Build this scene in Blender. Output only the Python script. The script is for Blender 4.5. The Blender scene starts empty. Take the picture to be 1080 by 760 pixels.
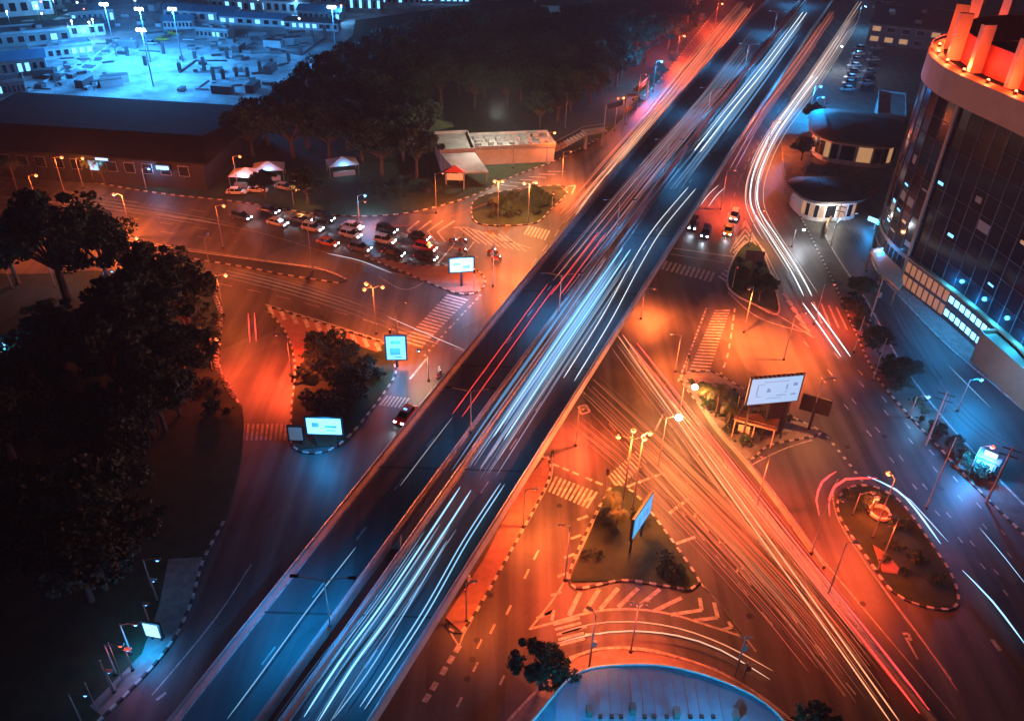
import bpy, math, random
import numpy as np
from mathutils import Vector, Matrix
random.seed(7); RS = np.random.RandomState(3)
S = bpy.context.scene; COL = S.collection
R = math.radians

# ------------------------------------------------------------------ camera
UP = Vector((40, 1270, 880)).normalized()
_v = Vector((0, 0, -1)); YC = (_v - UP * _v.dot(UP)).normalized(); XC = YC.cross(UP)
ROT = Matrix((XC, YC, UP)); CH = 76.0
cd = bpy.data.cameras.new('camera'); cam = bpy.data.objects.new('camera', cd); COL.objects.link(cam)
cam.matrix_world = Matrix.Translation((0, 0, CH)) @ ROT.to_4x4()
cd.sensor_width = 36; cd.lens = 36 * 880 / 1080; cd.clip_start = 1; cd.clip_end = 6000
S.camera = cam

# ------------------------------------------------------------------ night sky, moon, exposure
w = bpy.data.worlds.new('World'); S.world = w; w.use_nodes = True
nt = w.node_tree; bg = nt.nodes['Background']
sky = nt.nodes.new('ShaderNodeTexSky'); sky.sky_type = 'NISHITA'; sky.sun_disc = False
sky.sun_elevation = R(2); sky.sun_rotation = R(140); sky.air_density = 1.5
nt.links.new(sky.outputs[0], bg.inputs[0]); bg.inputs[1].default_value = 0.005
sd = bpy.data.lights.new('moon', 'SUN'); sd.energy = 0.02; sd.angle = R(.5); sd.color = (.75, .85, 1)
so = bpy.data.objects.new('moon', sd); COL.objects.link(so); so.rotation_euler = (R(50), 0, R(140))
S.view_settings.view_transform = 'Standard'; S.view_settings.look = 'None'
S.view_settings.exposure = .1; S.view_settings.gamma = 1
cy = S.cycles
cy.max_bounces = 4; cy.diffuse_bounces = 2; cy.glossy_bounces = 2; cy.transmission_bounces = 3
cy.volume_bounces = 0; cy.caustics_reflective = False; cy.caustics_refractive = False
cy.sample_clamp_indirect = 3; cy.use_light_tree = True
HAZE = 0.00033
ORANGE = (1, .15, .028); RED = (1, .075, .022); AMBER = (1, .30, .08); WARM = (1, .62, .35)
BLUE = (0, .36, 1); COOL = (.12, .5, 1); WHITE = (.8, .9, 1)

# ------------------------------------------------------------------ where a ground point of the picture lies
def G(px, py, z=0.0):
    d = ROT @ Vector((px - 540, -(py - 380), -880)); t = (z - CH) / d.z
    return Vector((t * d.x, t * d.y, z))
def W(p, z=0.0):
    if p[0] == 'w': return Vector((p[1], p[2], z))
    return G(p[0], p[1], z)
def smooth(P, step=2.0, closed=False):
    P = [Vector(p) for p in P]; n = len(P); out = []
    for i in range(n if closed else n - 1):
        g = lambda k: P[k % n] if closed else P[max(0, min(n - 1, k))]
        a, b, c, d = g(i - 1), g(i), g(i + 1), g(i + 2)
        m = max(1, int((c - b).length / step))
        for k in range(m):
            t = k / m
            out.append(.5 * ((2 * b) + (c - a) * t + (2 * a - 5 * b + 4 * c - d) * t * t + (3 * b - a - 3 * c + d) * t ** 3))
    if not closed: out.append(P[-1])
    return out
def resample(P, step, closed=False):
    P = list(P)
    if closed: P = P + [P[0]]
    out = [P[0].copy()]; need = step
    for a, b in zip(P, P[1:]):
        L = (b - a).length; pos = 0
        while L - pos >= need:
            pos += need; out.append(a + (b - a) * (pos / L)); need = step
        need -= L - pos
    return out

# ------------------------------------------------------------------ materials
def mat(name, col=(.5, .5, .5), rough=.7, metal=0, emit=None, es=0, var=0, scale=1, col2=None, spec=.4, bump=0, coord='Object', rnd=0):
    m = bpy.data.materials.new(name); m.use_nodes = True; N = m.node_tree; b = N.nodes['Principled BSDF']
    b.inputs['Base Color'].default_value = (*col, 1); b.inputs['Roughness'].default_value = rough
    b.inputs['Metallic'].default_value = metal; b.inputs['Specular IOR Level'].default_value = spec
    if emit: b.inputs['Emission Color'].default_value = (*emit, 1); b.inputs['Emission Strength'].default_value = es
    if var or col2:
        tc = N.nodes.new('ShaderNodeTexCoord'); no = N.nodes.new('ShaderNodeTexNoise'); no.inputs['Scale'].default_value = scale
        no.inputs['Detail'].default_value = 6; no.inputs['Roughness'].default_value = .65
        N.links.new(tc.outputs[coord], no.inputs['Vector'])
        cr = N.nodes.new('ShaderNodeValToRGB'); cr.color_ramp.elements[0].position = .32; cr.color_ramp.elements[1].position = .68
        c2 = col2 or tuple(min(1, c * (1 + var)) for c in col); c1 = col if col2 else tuple(c * (1 - var) for c in col)
        cr.color_ramp.elements[0].color = (*c1, 1); cr.color_ramp.elements[1].color = (*c2, 1)
        N.links.new(no.outputs[0], cr.inputs[0]); last = cr.outputs[0]
        if rnd:
            oi = N.nodes.new('ShaderNodeObjectInfo'); mr = N.nodes.new('ShaderNodeMapRange')
            mr.inputs[3].default_value = 1 - rnd; mr.inputs[4].default_value = 1 + rnd
            hs = N.nodes.new('ShaderNodeHueSaturation'); N.links.new(oi.outputs['Random'], mr.inputs[0])
            N.links.new(mr.outputs[0], hs.inputs['Value']); N.links.new(last, hs.inputs['Color']); last = hs.outputs[0]
        N.links.new(last, b.inputs['Base Color'])
        if bump:
            bu = N.nodes.new('ShaderNodeBump'); bu.inputs['Strength'].default_value = bump; bu.inputs['Distance'].default_value = .1
            N.links.new(no.outputs[0], bu.inputs['Height']); N.links.new(bu.outputs[0], b.inputs['Normal'])
    return m
def asphalt(name, base, worn):
    m = bpy.data.materials.new(name); m.use_nodes = True; N = m.node_tree; b = N.nodes['Principled BSDF']
    tc = N.nodes.new('ShaderNodeTexCoord')
    def noise(s, d=5, r=.6):
        n = N.nodes.new('ShaderNodeTexNoise'); n.inputs['Scale'].default_value = s; n.inputs['Detail'].default_value = d
        n.inputs['Roughness'].default_value = r; N.links.new(tc.outputs['Object'], n.inputs['Vector']); return n
    n1, n2 = noise(.045), noise(6, 3)
    mp = N.nodes.new('ShaderNodeMapping'); mp.inputs['Rotation'].default_value = (0, 0, R(22)); mp.inputs['Scale'].default_value = (1.1, .025, 1)
    n3 = N.nodes.new('ShaderNodeTexNoise'); n3.inputs['Scale'].default_value = .5; n3.inputs['Detail'].default_value = 4
    N.links.new(tc.outputs['Object'], mp.inputs[0]); N.links.new(mp.outputs[0], n3.inputs['Vector'])
    mx = N.nodes.new('ShaderNodeMath'); mx.operation = 'MULTIPLY_ADD'; mx.inputs[1].default_value = .5
    N.links.new(n1.outputs[0], mx.inputs[0])
    m2 = N.nodes.new('ShaderNodeMath'); m2.operation = 'MULTIPLY'; m2.inputs[1].default_value = .5
    N.links.new(n3.outputs[0], m2.inputs[0]); N.links.new(m2.outputs[0], mx.inputs[2])
    m3 = N.nodes.new('ShaderNodeMath'); m3.operation = 'MULTIPLY_ADD'; m3.inputs[1].default_value = .12
    N.links.new(n2.outputs[0], m3.inputs[0]); N.links.new(mx.outputs[0], m3.inputs[2])
    cr = N.nodes.new('ShaderNodeValToRGB'); cr.color_ramp.elements[0].position = .42; cr.color_ramp.elements[1].position = .68
    cr.color_ramp.elements[0].color = (*base, 1); cr.color_ramp.elements[1].color = (*worn, 1)
    vo = N.nodes.new('ShaderNodeTexVoronoi'); vo.inputs['Scale'].default_value = .11; vo.distance = 'CHEBYCHEV'; vo.inputs['Randomness'].default_value = .8
    mq = N.nodes.new('ShaderNodeMapping'); mq.inputs['Rotation'].default_value = (0, 0, R(-22)); mq.inputs['Scale'].default_value = (1, .35, 1)
    N.links.new(tc.outputs['Object'], mq.inputs[0]); N.links.new(mq.outputs[0], vo.inputs['Vector'])
    sx = N.nodes.new('ShaderNodeSeparateColor'); N.links.new(vo.outputs['Color'], sx.inputs[0])
    vr = N.nodes.new('ShaderNodeMapRange'); vr.inputs[3].default_value = -.07; vr.inputs[4].default_value = .06; N.links.new(sx.outputs[0], vr.inputs[0])
    ad = N.nodes.new('ShaderNodeMath'); N.links.new(m3.outputs[0], ad.inputs[0]); N.links.new(vr.outputs[0], ad.inputs[1])
    vc = N.nodes.new('ShaderNodeTexVoronoi'); vc.feature = 'DISTANCE_TO_EDGE'; vc.inputs['Scale'].default_value = .22
    n4 = noise(1.2, 4); wv = N.nodes.new('ShaderNodeMix'); wv.data_type = 'VECTOR'; wv.inputs[0].default_value = .12
    N.links.new(tc.outputs['Object'], wv.inputs[4]); N.links.new(n4.outputs['Color'], wv.inputs[5]); N.links.new(wv.outputs[1], vc.inputs['Vector'])
    ck = N.nodes.new('ShaderNodeMapRange'); ck.inputs[1].default_value = .0; ck.inputs[2].default_value = .012; ck.inputs[3].default_value = -.035; ck.inputs[4].default_value = 0
    N.links.new(vc.outputs['Distance'], ck.inputs[0]); a2 = N.nodes.new('ShaderNodeMath'); N.links.new(ad.outputs[0], a2.inputs[0]); N.links.new(ck.outputs[0], a2.inputs[1])
    N.links.new(a2.outputs[0], cr.inputs[0]); N.links.new(cr.outputs[0], b.inputs['Base Color'])
    b.inputs['Roughness'].default_value = .55; b.inputs['Specular IOR Level'].default_value = .5
    bu = N.nodes.new('ShaderNodeBump'); bu.inputs['Strength'].default_value = .15; bu.inputs['Distance'].default_value = .02
    N.links.new(n2.outputs[0], bu.inputs['Height']); N.links.new(bu.outputs[0], b.inputs['Normal'])
    return m
def paint_worn(name, col):
    m = mat(name, col, .6, col2=tuple(c * .35 for c in col), scale=1.3); return m
M = dict(
    asphalt=asphalt('asphalt', (.026, .025, .025), (.125, .118, .115)), deck=asphalt('deck_asphalt', (.05, .05, .052), (.11, .11, .115)),
    earth=mat('earth', (.03, .028, .022), .9, col2=(.06, .052, .04), scale=.08), grass=mat('grass', (.01, .028, .014), .95, col2=(.03, .055, .026), scale=.5),
    pave=mat('paving', (.14, .13, .12), .8, col2=(.26, .24, .22), scale=.8), redpave=mat('red_paving', (.2, .09, .07), .8, col2=(.3, .16, .12), scale=.9),
    concrete=mat('concrete', (.22, .21, .2), .8, col2=(.36, .35, .33), scale=.35), slab=mat('slab', (.16, .16, .17), .8, col2=(.68, .68, .68), scale=.09),
    kwhite=mat('kerb_white', (.2, .18, .16), .7, col2=(.62, .6, .56), scale=1.4), kblack=mat('kerb_black', (.03, .03, .03), .7), line=paint_worn('line_paint', (.62, .6, .56)),
    metal=mat('galvanised', (.35, .35, .36), .45, .7, var=.1, scale=3), pole=mat('pole_paint', (.3, .27, .24), .5, .3, var=.15, scale=2), black=mat('black_metal', (.02, .02, .022), .5),
    roofdark=mat('dark_roof', (.012, .013, .014), .95, spec=.08, var=.4, scale=.2), rooftile=mat('roof_sheet', (.07, .065, .065), .6, var=.3, scale=.3), beige=mat('beige_panel', (.26, .17, .09), .6, var=.12, scale=.4),
    wall=mat('render_wall', (.3, .29, .27), .8, var=.2, scale=.25), walld=mat('dark_wall', (.1, .1, .1), .8, var=.25, scale=.25), white=mat('white_panel', (.6, .6, .6), .6, var=.15, scale=.4),
    glass=mat('tower_glass', (.008, .009, .012), .12, spec=.35, var=.3, scale=.3), carglass=mat('car_glass', (.01, .012, .015), .08, spec=.8), tyre=mat('tyre', (.012, .012, .012), .8), rim=mat('rim', (.4, .4, .4), .3, .8),
    redwall=mat('red_wall', (.5, .06, .04), .6, var=.1, scale=.6), fin=mat('fin_panel', (.65, .4, .28), .6, var=.1, scale=.6), bark=mat('bark', (.09, .06, .04), .9, var=.3, scale=3),
    leaf=mat('leaf', (.008, .03, .018), .7, col2=(.022, .07, .038), scale=.6, rnd=.35), leafp=mat('palm_leaf', (.05, .07, .025), .6, var=.3, scale=1),
    blueroof=mat('blue_tinted_roof', (.05, .2, .32), .55, col2=(.09, .3, .42), scale=.25), yellow=mat('yellow_paint', (.6, .3, .03), .5), skin=mat('skin', (.35, .2, .14), .6), cloth=mat('dark_cloth', (.04, .045, .06), .9), shirt=mat('light_cloth', (.4, .4, .42), .9),
    redpaint=mat('red_paint', (.5, .02, .015), .3, spec=.6), ac=mat('machine_grey', (.25, .26, .26), .6, .2),
)
def em(name, col, s): return mat(name, (.1, .1, .1), .5, emit=col, es=s)
E_ = dict(orange=em('lamp_orange', (1, .2, .06), 6), red=em('lamp_red', (1, .1, .035), 6), blue=em('lamp_blue', (.1, .4, 1), 7), white=em('lamp_white', (.65, .85, 1), 12), head=em('headlight', (.8, .92, 1), 30),
          tail=em('taillight', (1, .03, .02), 4), warmwin=em('window_warm', (1, .5, .22), .45), orangewin=em('window_orange', (1, .38, .17), .35), bluewin=em('window_blue', (.25, .62, 1), 2), shopwin=em('shop_window', (.2, .55, 1), 3), faint=em('faint_pane_glow', (.8, .5, .35), .012), dimblue=em('window_dimblue', (.15, .5, 1), 2.5))

# ------------------------------------------------------------------ mesh helpers
class MB:
    def __init__(s): s.v = []; s.f = []; s.m = []
    def add(s, V, F, mi=0):
        o = len(s.v); s.v += [tuple(v) for v in V]; s.f += [tuple(i + o for i in f) for f in F]; s.m += [mi] * len(F)
    def box(s, c, d, rz=0, mi=0, tilt=0):
        hx, hy, hz = d[0] / 2, d[1] / 2, d[2] / 2; m = Matrix.Rotation(rz, 3, 'Z') @ Matrix.Rotation(tilt, 3, 'X')
        V = [Vector(c) + m @ Vector((x * hx, y * hy, z * hz)) for z in (-1, 1) for x, y in ((-1, -1), (1, -1), (1, 1), (-1, 1))]
        s.add(V, [(3, 2, 1, 0), (4, 5, 6, 7), (0, 1, 5, 4), (1, 2, 6, 5), (2, 3, 7, 6), (3, 0, 4, 7)], mi); return s
    def cyl(s, a, b, r0, r1=None, n=8, mi=0, cap=True):
        a, b = Vector(a), Vector(b); r1 = r0 if r1 is None else r1; d = (b - a).normalized()
        u = d.orthogonal().normalized(); v = d.cross(u); V = []
        for p, r in ((a, r0), (b, r1)):
            for k in range(n): t = 2 * math.pi * k / n; V.append(p + u * math.cos(t) * r + v * math.sin(t) * r)
        F = [(k, (k + 1) % n, n + (k + 1) % n, n + k) for k in range(n)]
        if cap: F += [tuple(range(n))[::-1], tuple(range(n, 2 * n))]
        s.add(V, F, mi); return s
    def tube(s, P, r, n=5, mi=0):
        V = []; m = len(P)
        for i, p in enumerate(P):
            d = (P[min(i + 1, m - 1)] - P[max(i - 1, 0)]).normalized(); u = d.cross(Vector((0, 0, 1))).normalized(); v = u.cross(d)
            rr = r * min(1, .25 + min(i, m - 1 - i) * .5)
            for k in range(n): t = 2 * math.pi * k / n; V.append(p + u * math.cos(t) * rr + v * math.sin(t) * rr)
        F = [(i * n + k, i * n + (k + 1) % n, (i + 1) * n + (k + 1) % n, (i + 1) * n + k) for i in range(m - 1) for k in range(n)]
        s.add(V, F, mi); return s
    def dome(s, c, r, sz, n=10, rings=4, mi=0, full=False):
        V = []; F = []; lo = -1 if full else 0
        K = rings * 2 if full else rings
        for i in range(K + 1):
            a = (lo + (1 - lo) * i / K) * math.pi / 2
            for k in range(n): t = 2 * math.pi * k / n; V.append((c[0] + r * math.cos(a) * math.cos(t), c[1] + r * math.cos(a) * math.sin(t), c[2] + sz * math.sin(a)))
        for i in range(K):
            for k in range(n): F.append((i * n + k, i * n + (k + 1) % n, (i + 1) * n + (k + 1) % n, (i + 1) * n + k))
        s.add(V, F, mi); return s
    def prism(s, P, z0, z1, mi=0, side=None, bottom=False):
        P = [(p[0], p[1]) for p in P]; n = len(P)
        if sum(P[i][0] * P[(i + 1) % n][1] - P[(i + 1) % n][0] * P[i][1] for i in range(n)) < 0: P = P[::-1]
        s.add([(x, y, z1) for x, y in P], [tuple(range(n))], mi)
        if z1 > z0:
            s.add([(x, y, z0) for x, y in P] + [(x, y, z1) for x, y in P], [(i, (i + 1) % n, n + (i + 1) % n, n + i) for i in range(n)], mi if side is None else side)
        if bottom: s.add([(x, y, z0) for x, y in P], [tuple(range(n))[::-1]], mi)
        return s
    def build(s, name, mats, parent=None, origin=None, label=None, sm=False):
        mats = mats if isinstance(mats, (list, tuple)) else [mats]
        o3 = Vector(origin) if origin is not None else Vector((0, 0, 0))
        me = bpy.data.meshes.new(name); me.from_pydata([tuple(Vector(v) - o3) for v in s.v], [], s.f)
        for m in mats: me.materials.append(m)
        me.polygons.foreach_set('material_index', s.m)
        if sm: me.polygons.foreach_set('use_smooth', [True] * len(s.f))
        me.update(); o = bpy.data.objects.new(name, me); COL.objects.link(o)
        if parent is not None: o.parent = parent
        elif origin is not None: o.location = o3
        if label: o['label'] = label
        return o
def thing(name, label, cat, loc=(0, 0, 0), rz=0, group=None):
    o = bpy.data.objects.new(name, None); COL.objects.link(o); o.location = loc; o.rotation_euler = (0, 0, rz); o.empty_display_size = .5
    o['label'] = label; o['category'] = cat
    if group: o['group'] = group
    return o
def tag(o, label, cat, group=None, kind=None):
    o['label'] = label; o['category'] = cat
    if group: o['group'] = group
    if kind: o['kind'] = kind
    return o
def struct(o): o['kind'] = 'structure'; return o
def dup(src, loc=None, rz=None, label=None, group=None, parent=None):
    c = src.copy(); COL.objects.link(c)
    if parent is not None: c.parent = parent
    if loc is not None: c.location = loc
    if rz is not None: c.rotation_euler = (0, 0, rz)
    if label: c['label'] = label
    if group: c['group'] = group
    for ch in list(src.children): dup(ch, parent=c)
    return c
def light(parent, loc, col, power, size=.3, spot=None, rot=None, name='lamp_light'):
    l = bpy.data.lights.new(name, 'SPOT' if spot else 'POINT'); l.energy = power; l.color = col; l.shadow_soft_size = size
    if spot: l.spot_size = R(spot); l.spot_blend = 1
    o = bpy.data.objects.new(name, l); COL.objects.link(o); o.parent = parent; o.location = loc
    if rot: o.rotation_euler = rot
    return o

# ------------------------------------------------------------------ setting: ground, road sheet, raised blocks, kerbs
struct(MB().prism([(-900, -150), (900, -150), (900, 1300), (-900, 1300)], 0, 0).build('ground', M['earth']))
struct(MB().prism([(-330, 20), (300, 20), (420, 620), (-330, 620)], .02, .02).build('road_surface', M['asphalt']))
def block(name, P, mt, kerb=None, top=.16, base=.02, stripe=True, sm=True):
    Q = [W(p) for p in P]
    if sm: Q = smooth(Q, 2.5, True)
    struct(MB().prism(Q, base, top).build(name, mt))
def kerbline(P, period=1.0, striped=True, wd=.3, z=.2, closed=False):
    Q = resample(smooth([W(p) for p in P], 1.0, closed), period, closed); mb = MB()
    for i, (a, b) in enumerate(zip(Q, Q[1:])):
        if (b - a).length < .05: continue
        d = (b - a).normalized(); n = Vector((-d.y, d.x, 0)) * wd / 2
        V = [a - n, b - n, b + n, a + n]
        mb.add([(v.x, v.y, .021) for v in V] + [(v.x, v.y, z) for v in V], [(4, 5, 6, 7), (0, 1, 5, 4), (1, 2, 6, 5), (2, 3, 7, 6), (3, 0, 4, 7)], (i % 2) if striped else 0)
    struct(mb.build('kerb', [M['kwhite'], M['kblack']]))
NL = [(-140, 165), (0, 180), (60, 186), (160, 203), (250, 213), (300, 221), (345, 227), (400, 228), (450, 221), (500, 206), (540, 187), (590, 168), (635, 145), (670, 110), (700, 80), (740, 30), (765, 0)]
block('park_ground', NL + [('w', 110, 430), ('w', 170, 600), ('w', -320, 600)], M['grass'])
kerbline(NL[1:13], 1.1); kerbline(NL[13:], 2)
SW = [(-160, 268), (0, 289), (100, 286), (160, 290), (205, 300), (224, 308), (234, 330), (231, 380), (238, 402), (256, 432), (256, 465), (250, 505), (236, 550), (214, 592), (200, 640), (172, 690), (108, 757), (60, 800), (-60, 900), (-160, 700), (-300, 500)]
block('park_ground', SW, M['grass']); kerbline(SW[3:10], 1.0); kerbline(SW[12:18], .8)
block('pavement', [(214, 588), (201, 640), (173, 690), (110, 757), (95, 745), (150, 690), (168, 640), (178, 590)], M['pave'], top=.17, sm=False)
B2 = [(90, 246), (170, 261), (270, 275), (340, 285), (367, 296), (358, 299), (300, 290), (258, 282), (165, 267), (90, 254)]
block('median_strip', B2, M['kblack'], sm=False); kerbline([(90, 254), (165, 267), (258, 282), (300, 290), (358, 299)], 1.1); kerbline([(90, 246), (170, 261), (270, 275), (340, 285), (367, 296)], 1.1, False)
B2b = [(385, 270), (430, 279), (475, 281), (500, 284), (512, 296), (504, 308), (480, 309), (430, 289)]
block('traffic_island', B2b, M['redpave']); kerbline(B2b, .9, closed=True)
B4 = [(282, 324), (340, 342), (405, 363), (416, 385), (412, 405), (357, 470), (312, 474), (307, 440), (311, 385), (301, 350)]
block('traffic_island', B4, M['grass'], sm=False); kerbline(B4, .9, closed=True)
block('pavement', [(283, 325), (340, 343), (404, 363), (398, 372), (350, 356), (322, 350), (324, 376), (313, 392), (311, 378), (302, 350)], M['redpave'], top=.175, sm=False)
B5 = [(577, 482), (580, 503), (545, 570), (487, 667), (470, 652), (510, 590), (552, 510)]
block('traffic_island', B5, M['redpave'], sm=False); kerbline(B5[:5], .8)
B6 = [(652, 512), (640, 520), (600, 614), (660, 612), (728, 622), (738, 614), (690, 545), (668, 520)]
block('traffic_island', B6, M['grass'], sm=False); kerbline(B6, .8, closed=True)
B7 = [(535, 762), (562, 733), (600, 697), (640, 684), (700, 690), (760, 710), (812, 742), (850, 775), (900, 850), (480, 850)]
block('pavement', B7, M['pave'], sm=False); kerbline(B7[:8], .8, False)
B0 = [(506, 208), (545, 200), (590, 196), (598, 204), (580, 222), (562, 236), (508, 237), (497, 222)]
block('traffic_island', B0, M['grass']); kerbline(B0, 1.2, closed=True)
B8 = [(768, 303), (774, 272), (790, 255), (803, 262), (822, 328), (797, 322)]
block('traffic_island', B8, M['grass']); kerbline(B8, 1.0, False, closed=True)
B9 = [(718, 398), (748, 392), (776, 406), (835, 440), (866, 456), (845, 463), (810, 470), (788, 486), (765, 462), (740, 430)]
block('traffic_island', B9, M['pave']); kerbline(B9, .8, closed=True)
B10 = [(897, 514), (920, 513), (948, 528), (978, 568), (1005, 610), (1008, 640), (975, 640), (941, 624), (917, 592), (899, 567), (885, 545), (884, 526)]
block('traffic_island', B10, M['grass']); kerbline(B10, .8, closed=True)
NE = [(925, 0), (905, 22), (870, 80), (838, 112), (824, 150), (830, 200), (850, 240), (880, 300), (902, 350), (915, 380), (930, 405), (960, 440), (995, 477), (1025, 510), (1055, 540), (1095, 578)]
block('pavement', [('w', 260, 620), ('w', 150, 470)] + NE + [(1095, 548), (1040, 492), (985, 430), (945, 375), (915, 320), (885, 275), (870, 246), (878, 230), (900, 216), (925, 204), (935, 170), (950, 130), ('w', 160, 300), ('w', 300, 420)], mat('plaza_paving', (.07, .065, .06), .85, col2=(.15, .14, .13), scale=.5), sm=False)
kerbline(NE[4:], .8); kerbline([(1095, 548), (1040, 492), (985, 430), (945, 375), (915, 320), (885, 275), (870, 246), (878, 230), (900, 216)], 1, False)
block('pavement', [(1120, 468), (1050, 407), (1000, 366), (948, 312), (920, 275), (928, 240), (940, 215), ('w', 130, 240), ('w', 160, 30), ('w', 60, 30)], M['pave'], sm=False)
kerbline([(1120, 468), (1050, 407), (1000, 366), (948, 312), (920, 275), (928, 240)], 1, False)
# low dividers of the south-east road
def divider(P, label, h=.8, wd=.35):
    Q = smooth([W(p) for p in P], 2); o3 = Q[len(Q) // 2]; root = thing('road_divider', label, 'road divider', (o3.x, o3.y, .02), group='concrete road dividers')
    mb = MB()
    for a, b in zip(Q, Q[1:]):
        d = (b - a).normalized(); n = Vector((-d.y, d.x, 0))
        pr = [(wd / 2 + .12, 0), (wd / 2, .25), (wd / 3, h), (-wd / 3, h), (-wd / 2, .25), (-wd / 2 - .12, 0)]
        V = [p + n * x + Vector((0, 0, .021 + z)) for p in (a, b) for x, z in pr]
        mb.add(V, [(i, i + 1, i + 7, i + 6) for i in range(5)])
    mb.build('barrier', M['concrete'], root, (o3.x, o3.y, .02)); rl = MB()
    for p in resample(Q, 3): rl.box((p.x, p.y, h + .2), (.06, .06, .4))
    rl.tube([q + Vector((0, 0, h + .4)) for q in Q], .035); rl.build('handrail', M['metal'], root, (o3.x, o3.y, .02))
divider([(664, 372), (700, 420), (745, 472), (800, 540), (860, 615), (930, 700), (985, 765)], 'low concrete divider between the orange trails of the south-east road')
divider([(722, 402), (755, 452), (788, 490), (830, 545), (868, 600)], 'low concrete divider beside the island of the big screen', .6)

# ------------------------------------------------------------------ painted markings
mk = MB()
def quad(P, z=.03): mk.add([(p.x, p.y, z) for p in P], [(0, 1, 2, 3)])
def line(P, wd=.18, dash=None, z=.03):
    Q = resample(smooth([W(p) for p in P], 1.5), .5 if dash else 1.5)
    per = sum(dash) if dash else 1; s = 0
    for a, b in zip(Q, Q[1:]):
        L = (b - a).length; s += L
        if dash and (s % per) > dash[0]: continue
        d = (b - a).normalized(); n = Vector((-d.y, d.x, 0)) * wd / 2; e = d * .02 if dash is None else d * 0
        quad([a - n, b - n + e, b + n + e, a + n], z)
def seg(P, wd=.4, z=.034):
    Q = [W(p) for p in P]
    for i, (a, b) in enumerate(zip(Q, Q[1:])):
        d = (b - a).normalized(); n = Vector((-d.y, d.x, 0)) * wd / 2
        quad([a - n, b - n, b + n, a + n], z + .002 * (i % 2))
def zebra(a, b, c, d, n, fill=.5):   # bars span a..d to b..c ; a->b and d->c are the walking edges
    A, B, C, D = W(a), W(b), W(c), W(d)
    for i in range(n):
        t0, t1 = i / n, (i + fill) / n
        quad([A.lerp(B, t0), A.lerp(B, t1), D.lerp(C, t1), D.lerp(C, t0)])
zebra((472, 310), (423, 362), (443, 368), (494, 316), 18)
zebra((558, 238), (582, 244), (577, 254), (552, 247), 7)
zebra((702, 275), (757, 288), (752, 298), (697, 284), 11)
zebra((757, 292), (780, 270), (790, 280), (770, 300), 7)
zebra((754, 327), (722, 402), (744, 404), (770, 327), 24, .4)
zebra((586, 502), (633, 520), (622, 537), (578, 518), 10)
zebra((641, 502), (672, 474), (684, 486), (652, 515), 11, .45)
zebra((583, 657), (592, 684), (618, 677), (611, 650), 5)
zebra((256, 447), (306, 447), (304, 464), (254, 464), 10)
zebra((408, 417), (434, 420), (427, 431), (400, 427), 7)
line([(507, 311), (475, 345), (445, 378)], .35, (.8, .7)); line([(450, 378), (428, 405)], .3)
line([(583, 489), (640, 513)], .35, (1.1, .6)); line([(578, 484), (560, 475)], .3)
line([(745, 325), (725, 378), (714, 405)], .3, (.7, .6)); line([(775, 325), (768, 372), (760, 395)], .3, (1.5, 1.5))
line([(711, 262), (776, 271)], .5); line([(707, 268), (770, 278)], .3)
line([(485, 680), (440, 752)], .6, (1, .7)); line([(577, 484), (581, 505), (487, 672), (484, 682), (468, 652)], .2)
for x, y in ((503, 684), (499, 708), (527, 722), (534, 648), (553, 610), (517, 668), (563, 590), (482, 745)): seg([(x, y), (x + 5, y - 10)], .25)
line([(640, 520), (596, 612), (558, 664)], .22); line([(559, 663), (588, 655), (628, 644), (665, 642), (703, 646), (740, 657), (786, 672)], .3); line([(786, 672), (750, 627), (737, 612)], .22)
for a, b in (((612, 624), (600, 649)), ((632, 621), (617, 645)), ((652, 620), (633, 642)), ((673, 620), (652, 640)), ((696, 621), (672, 640)), ((719, 630), (690, 644))): seg([a, b], .5)
seg([(738, 630), (740, 643), (707, 648)], .45); seg([(753, 635), (757, 651), (732, 654)], .45); seg([(768, 655), (772, 661), (762, 664)], .4)
for i in range(7): x = 574 + i * 7; y = 648 - i * 20; seg([(x, y), (x + 11, y - 4)], .35)
seg([(566, 652), (584, 644), (582, 654)], .35)
line([(597, 694), (630, 684), (665, 682), (705, 689), (760, 707)], .2); line([(592, 668), (625, 659)], .25)
line([(645, 520), (655, 512), (700, 567), (760, 640), (800, 690)], .2); seg([(645, 525), (664, 512), (699, 499)], .4)
line([(699, 498), (745, 552), (800, 618), (850, 680), (900, 745)], .18); line([(690, 470), (740, 530), (800, 605), (860, 680), (905, 735)], .15, (2, 3))
seg([(691, 454), (700, 436), (727, 475), (764, 524)], .25); seg([(706, 541), (726, 526)], .45); seg([(708, 575), (733, 566)], .4); seg([(735, 480), (749, 473)], .3)
line([(612, 410), (662, 470), (700, 515), (760, 592), (820, 665)], .15, (2, 2.5))
seg([(610, 429), (618, 427), (622, 434), (613, 437), (610, 429)], .35)
for i in range(10): x = 280 + i * 12.5; y = 322 + i * 4.1; seg([(x + 4, y + 3), (x + 8, y + 12)], .7, .2)
line([(280, 321), (340, 339), (408, 361)], .22); line([(230, 299), (300, 314), (380, 336), (440, 356), (492, 371)], .15, (3, 3))
line([(165, 258), (270, 274), (345, 284)], .2, z=.2); line([(0, 208), (130, 222), (250, 240), (330, 262), (345, 267), (412, 287), (470, 300)], .15)
for k in range(4): line([(0, 192 + k * 7), (150, 214 + k * 9), (250, 228 + k * 9)], .12, (3, 5))
line([(372, 232), (420, 245), (480, 262), (505, 272)], .15, (3, 3)); line([(400, 292), (427, 306), (450, 296)], .2)
for i in range(4): x = 430 + i * 10.5; seg([(x + 12 + i * 2, 233), (x, 243 + i * .6), (x + 8, 252 + i)], .45)
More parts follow.
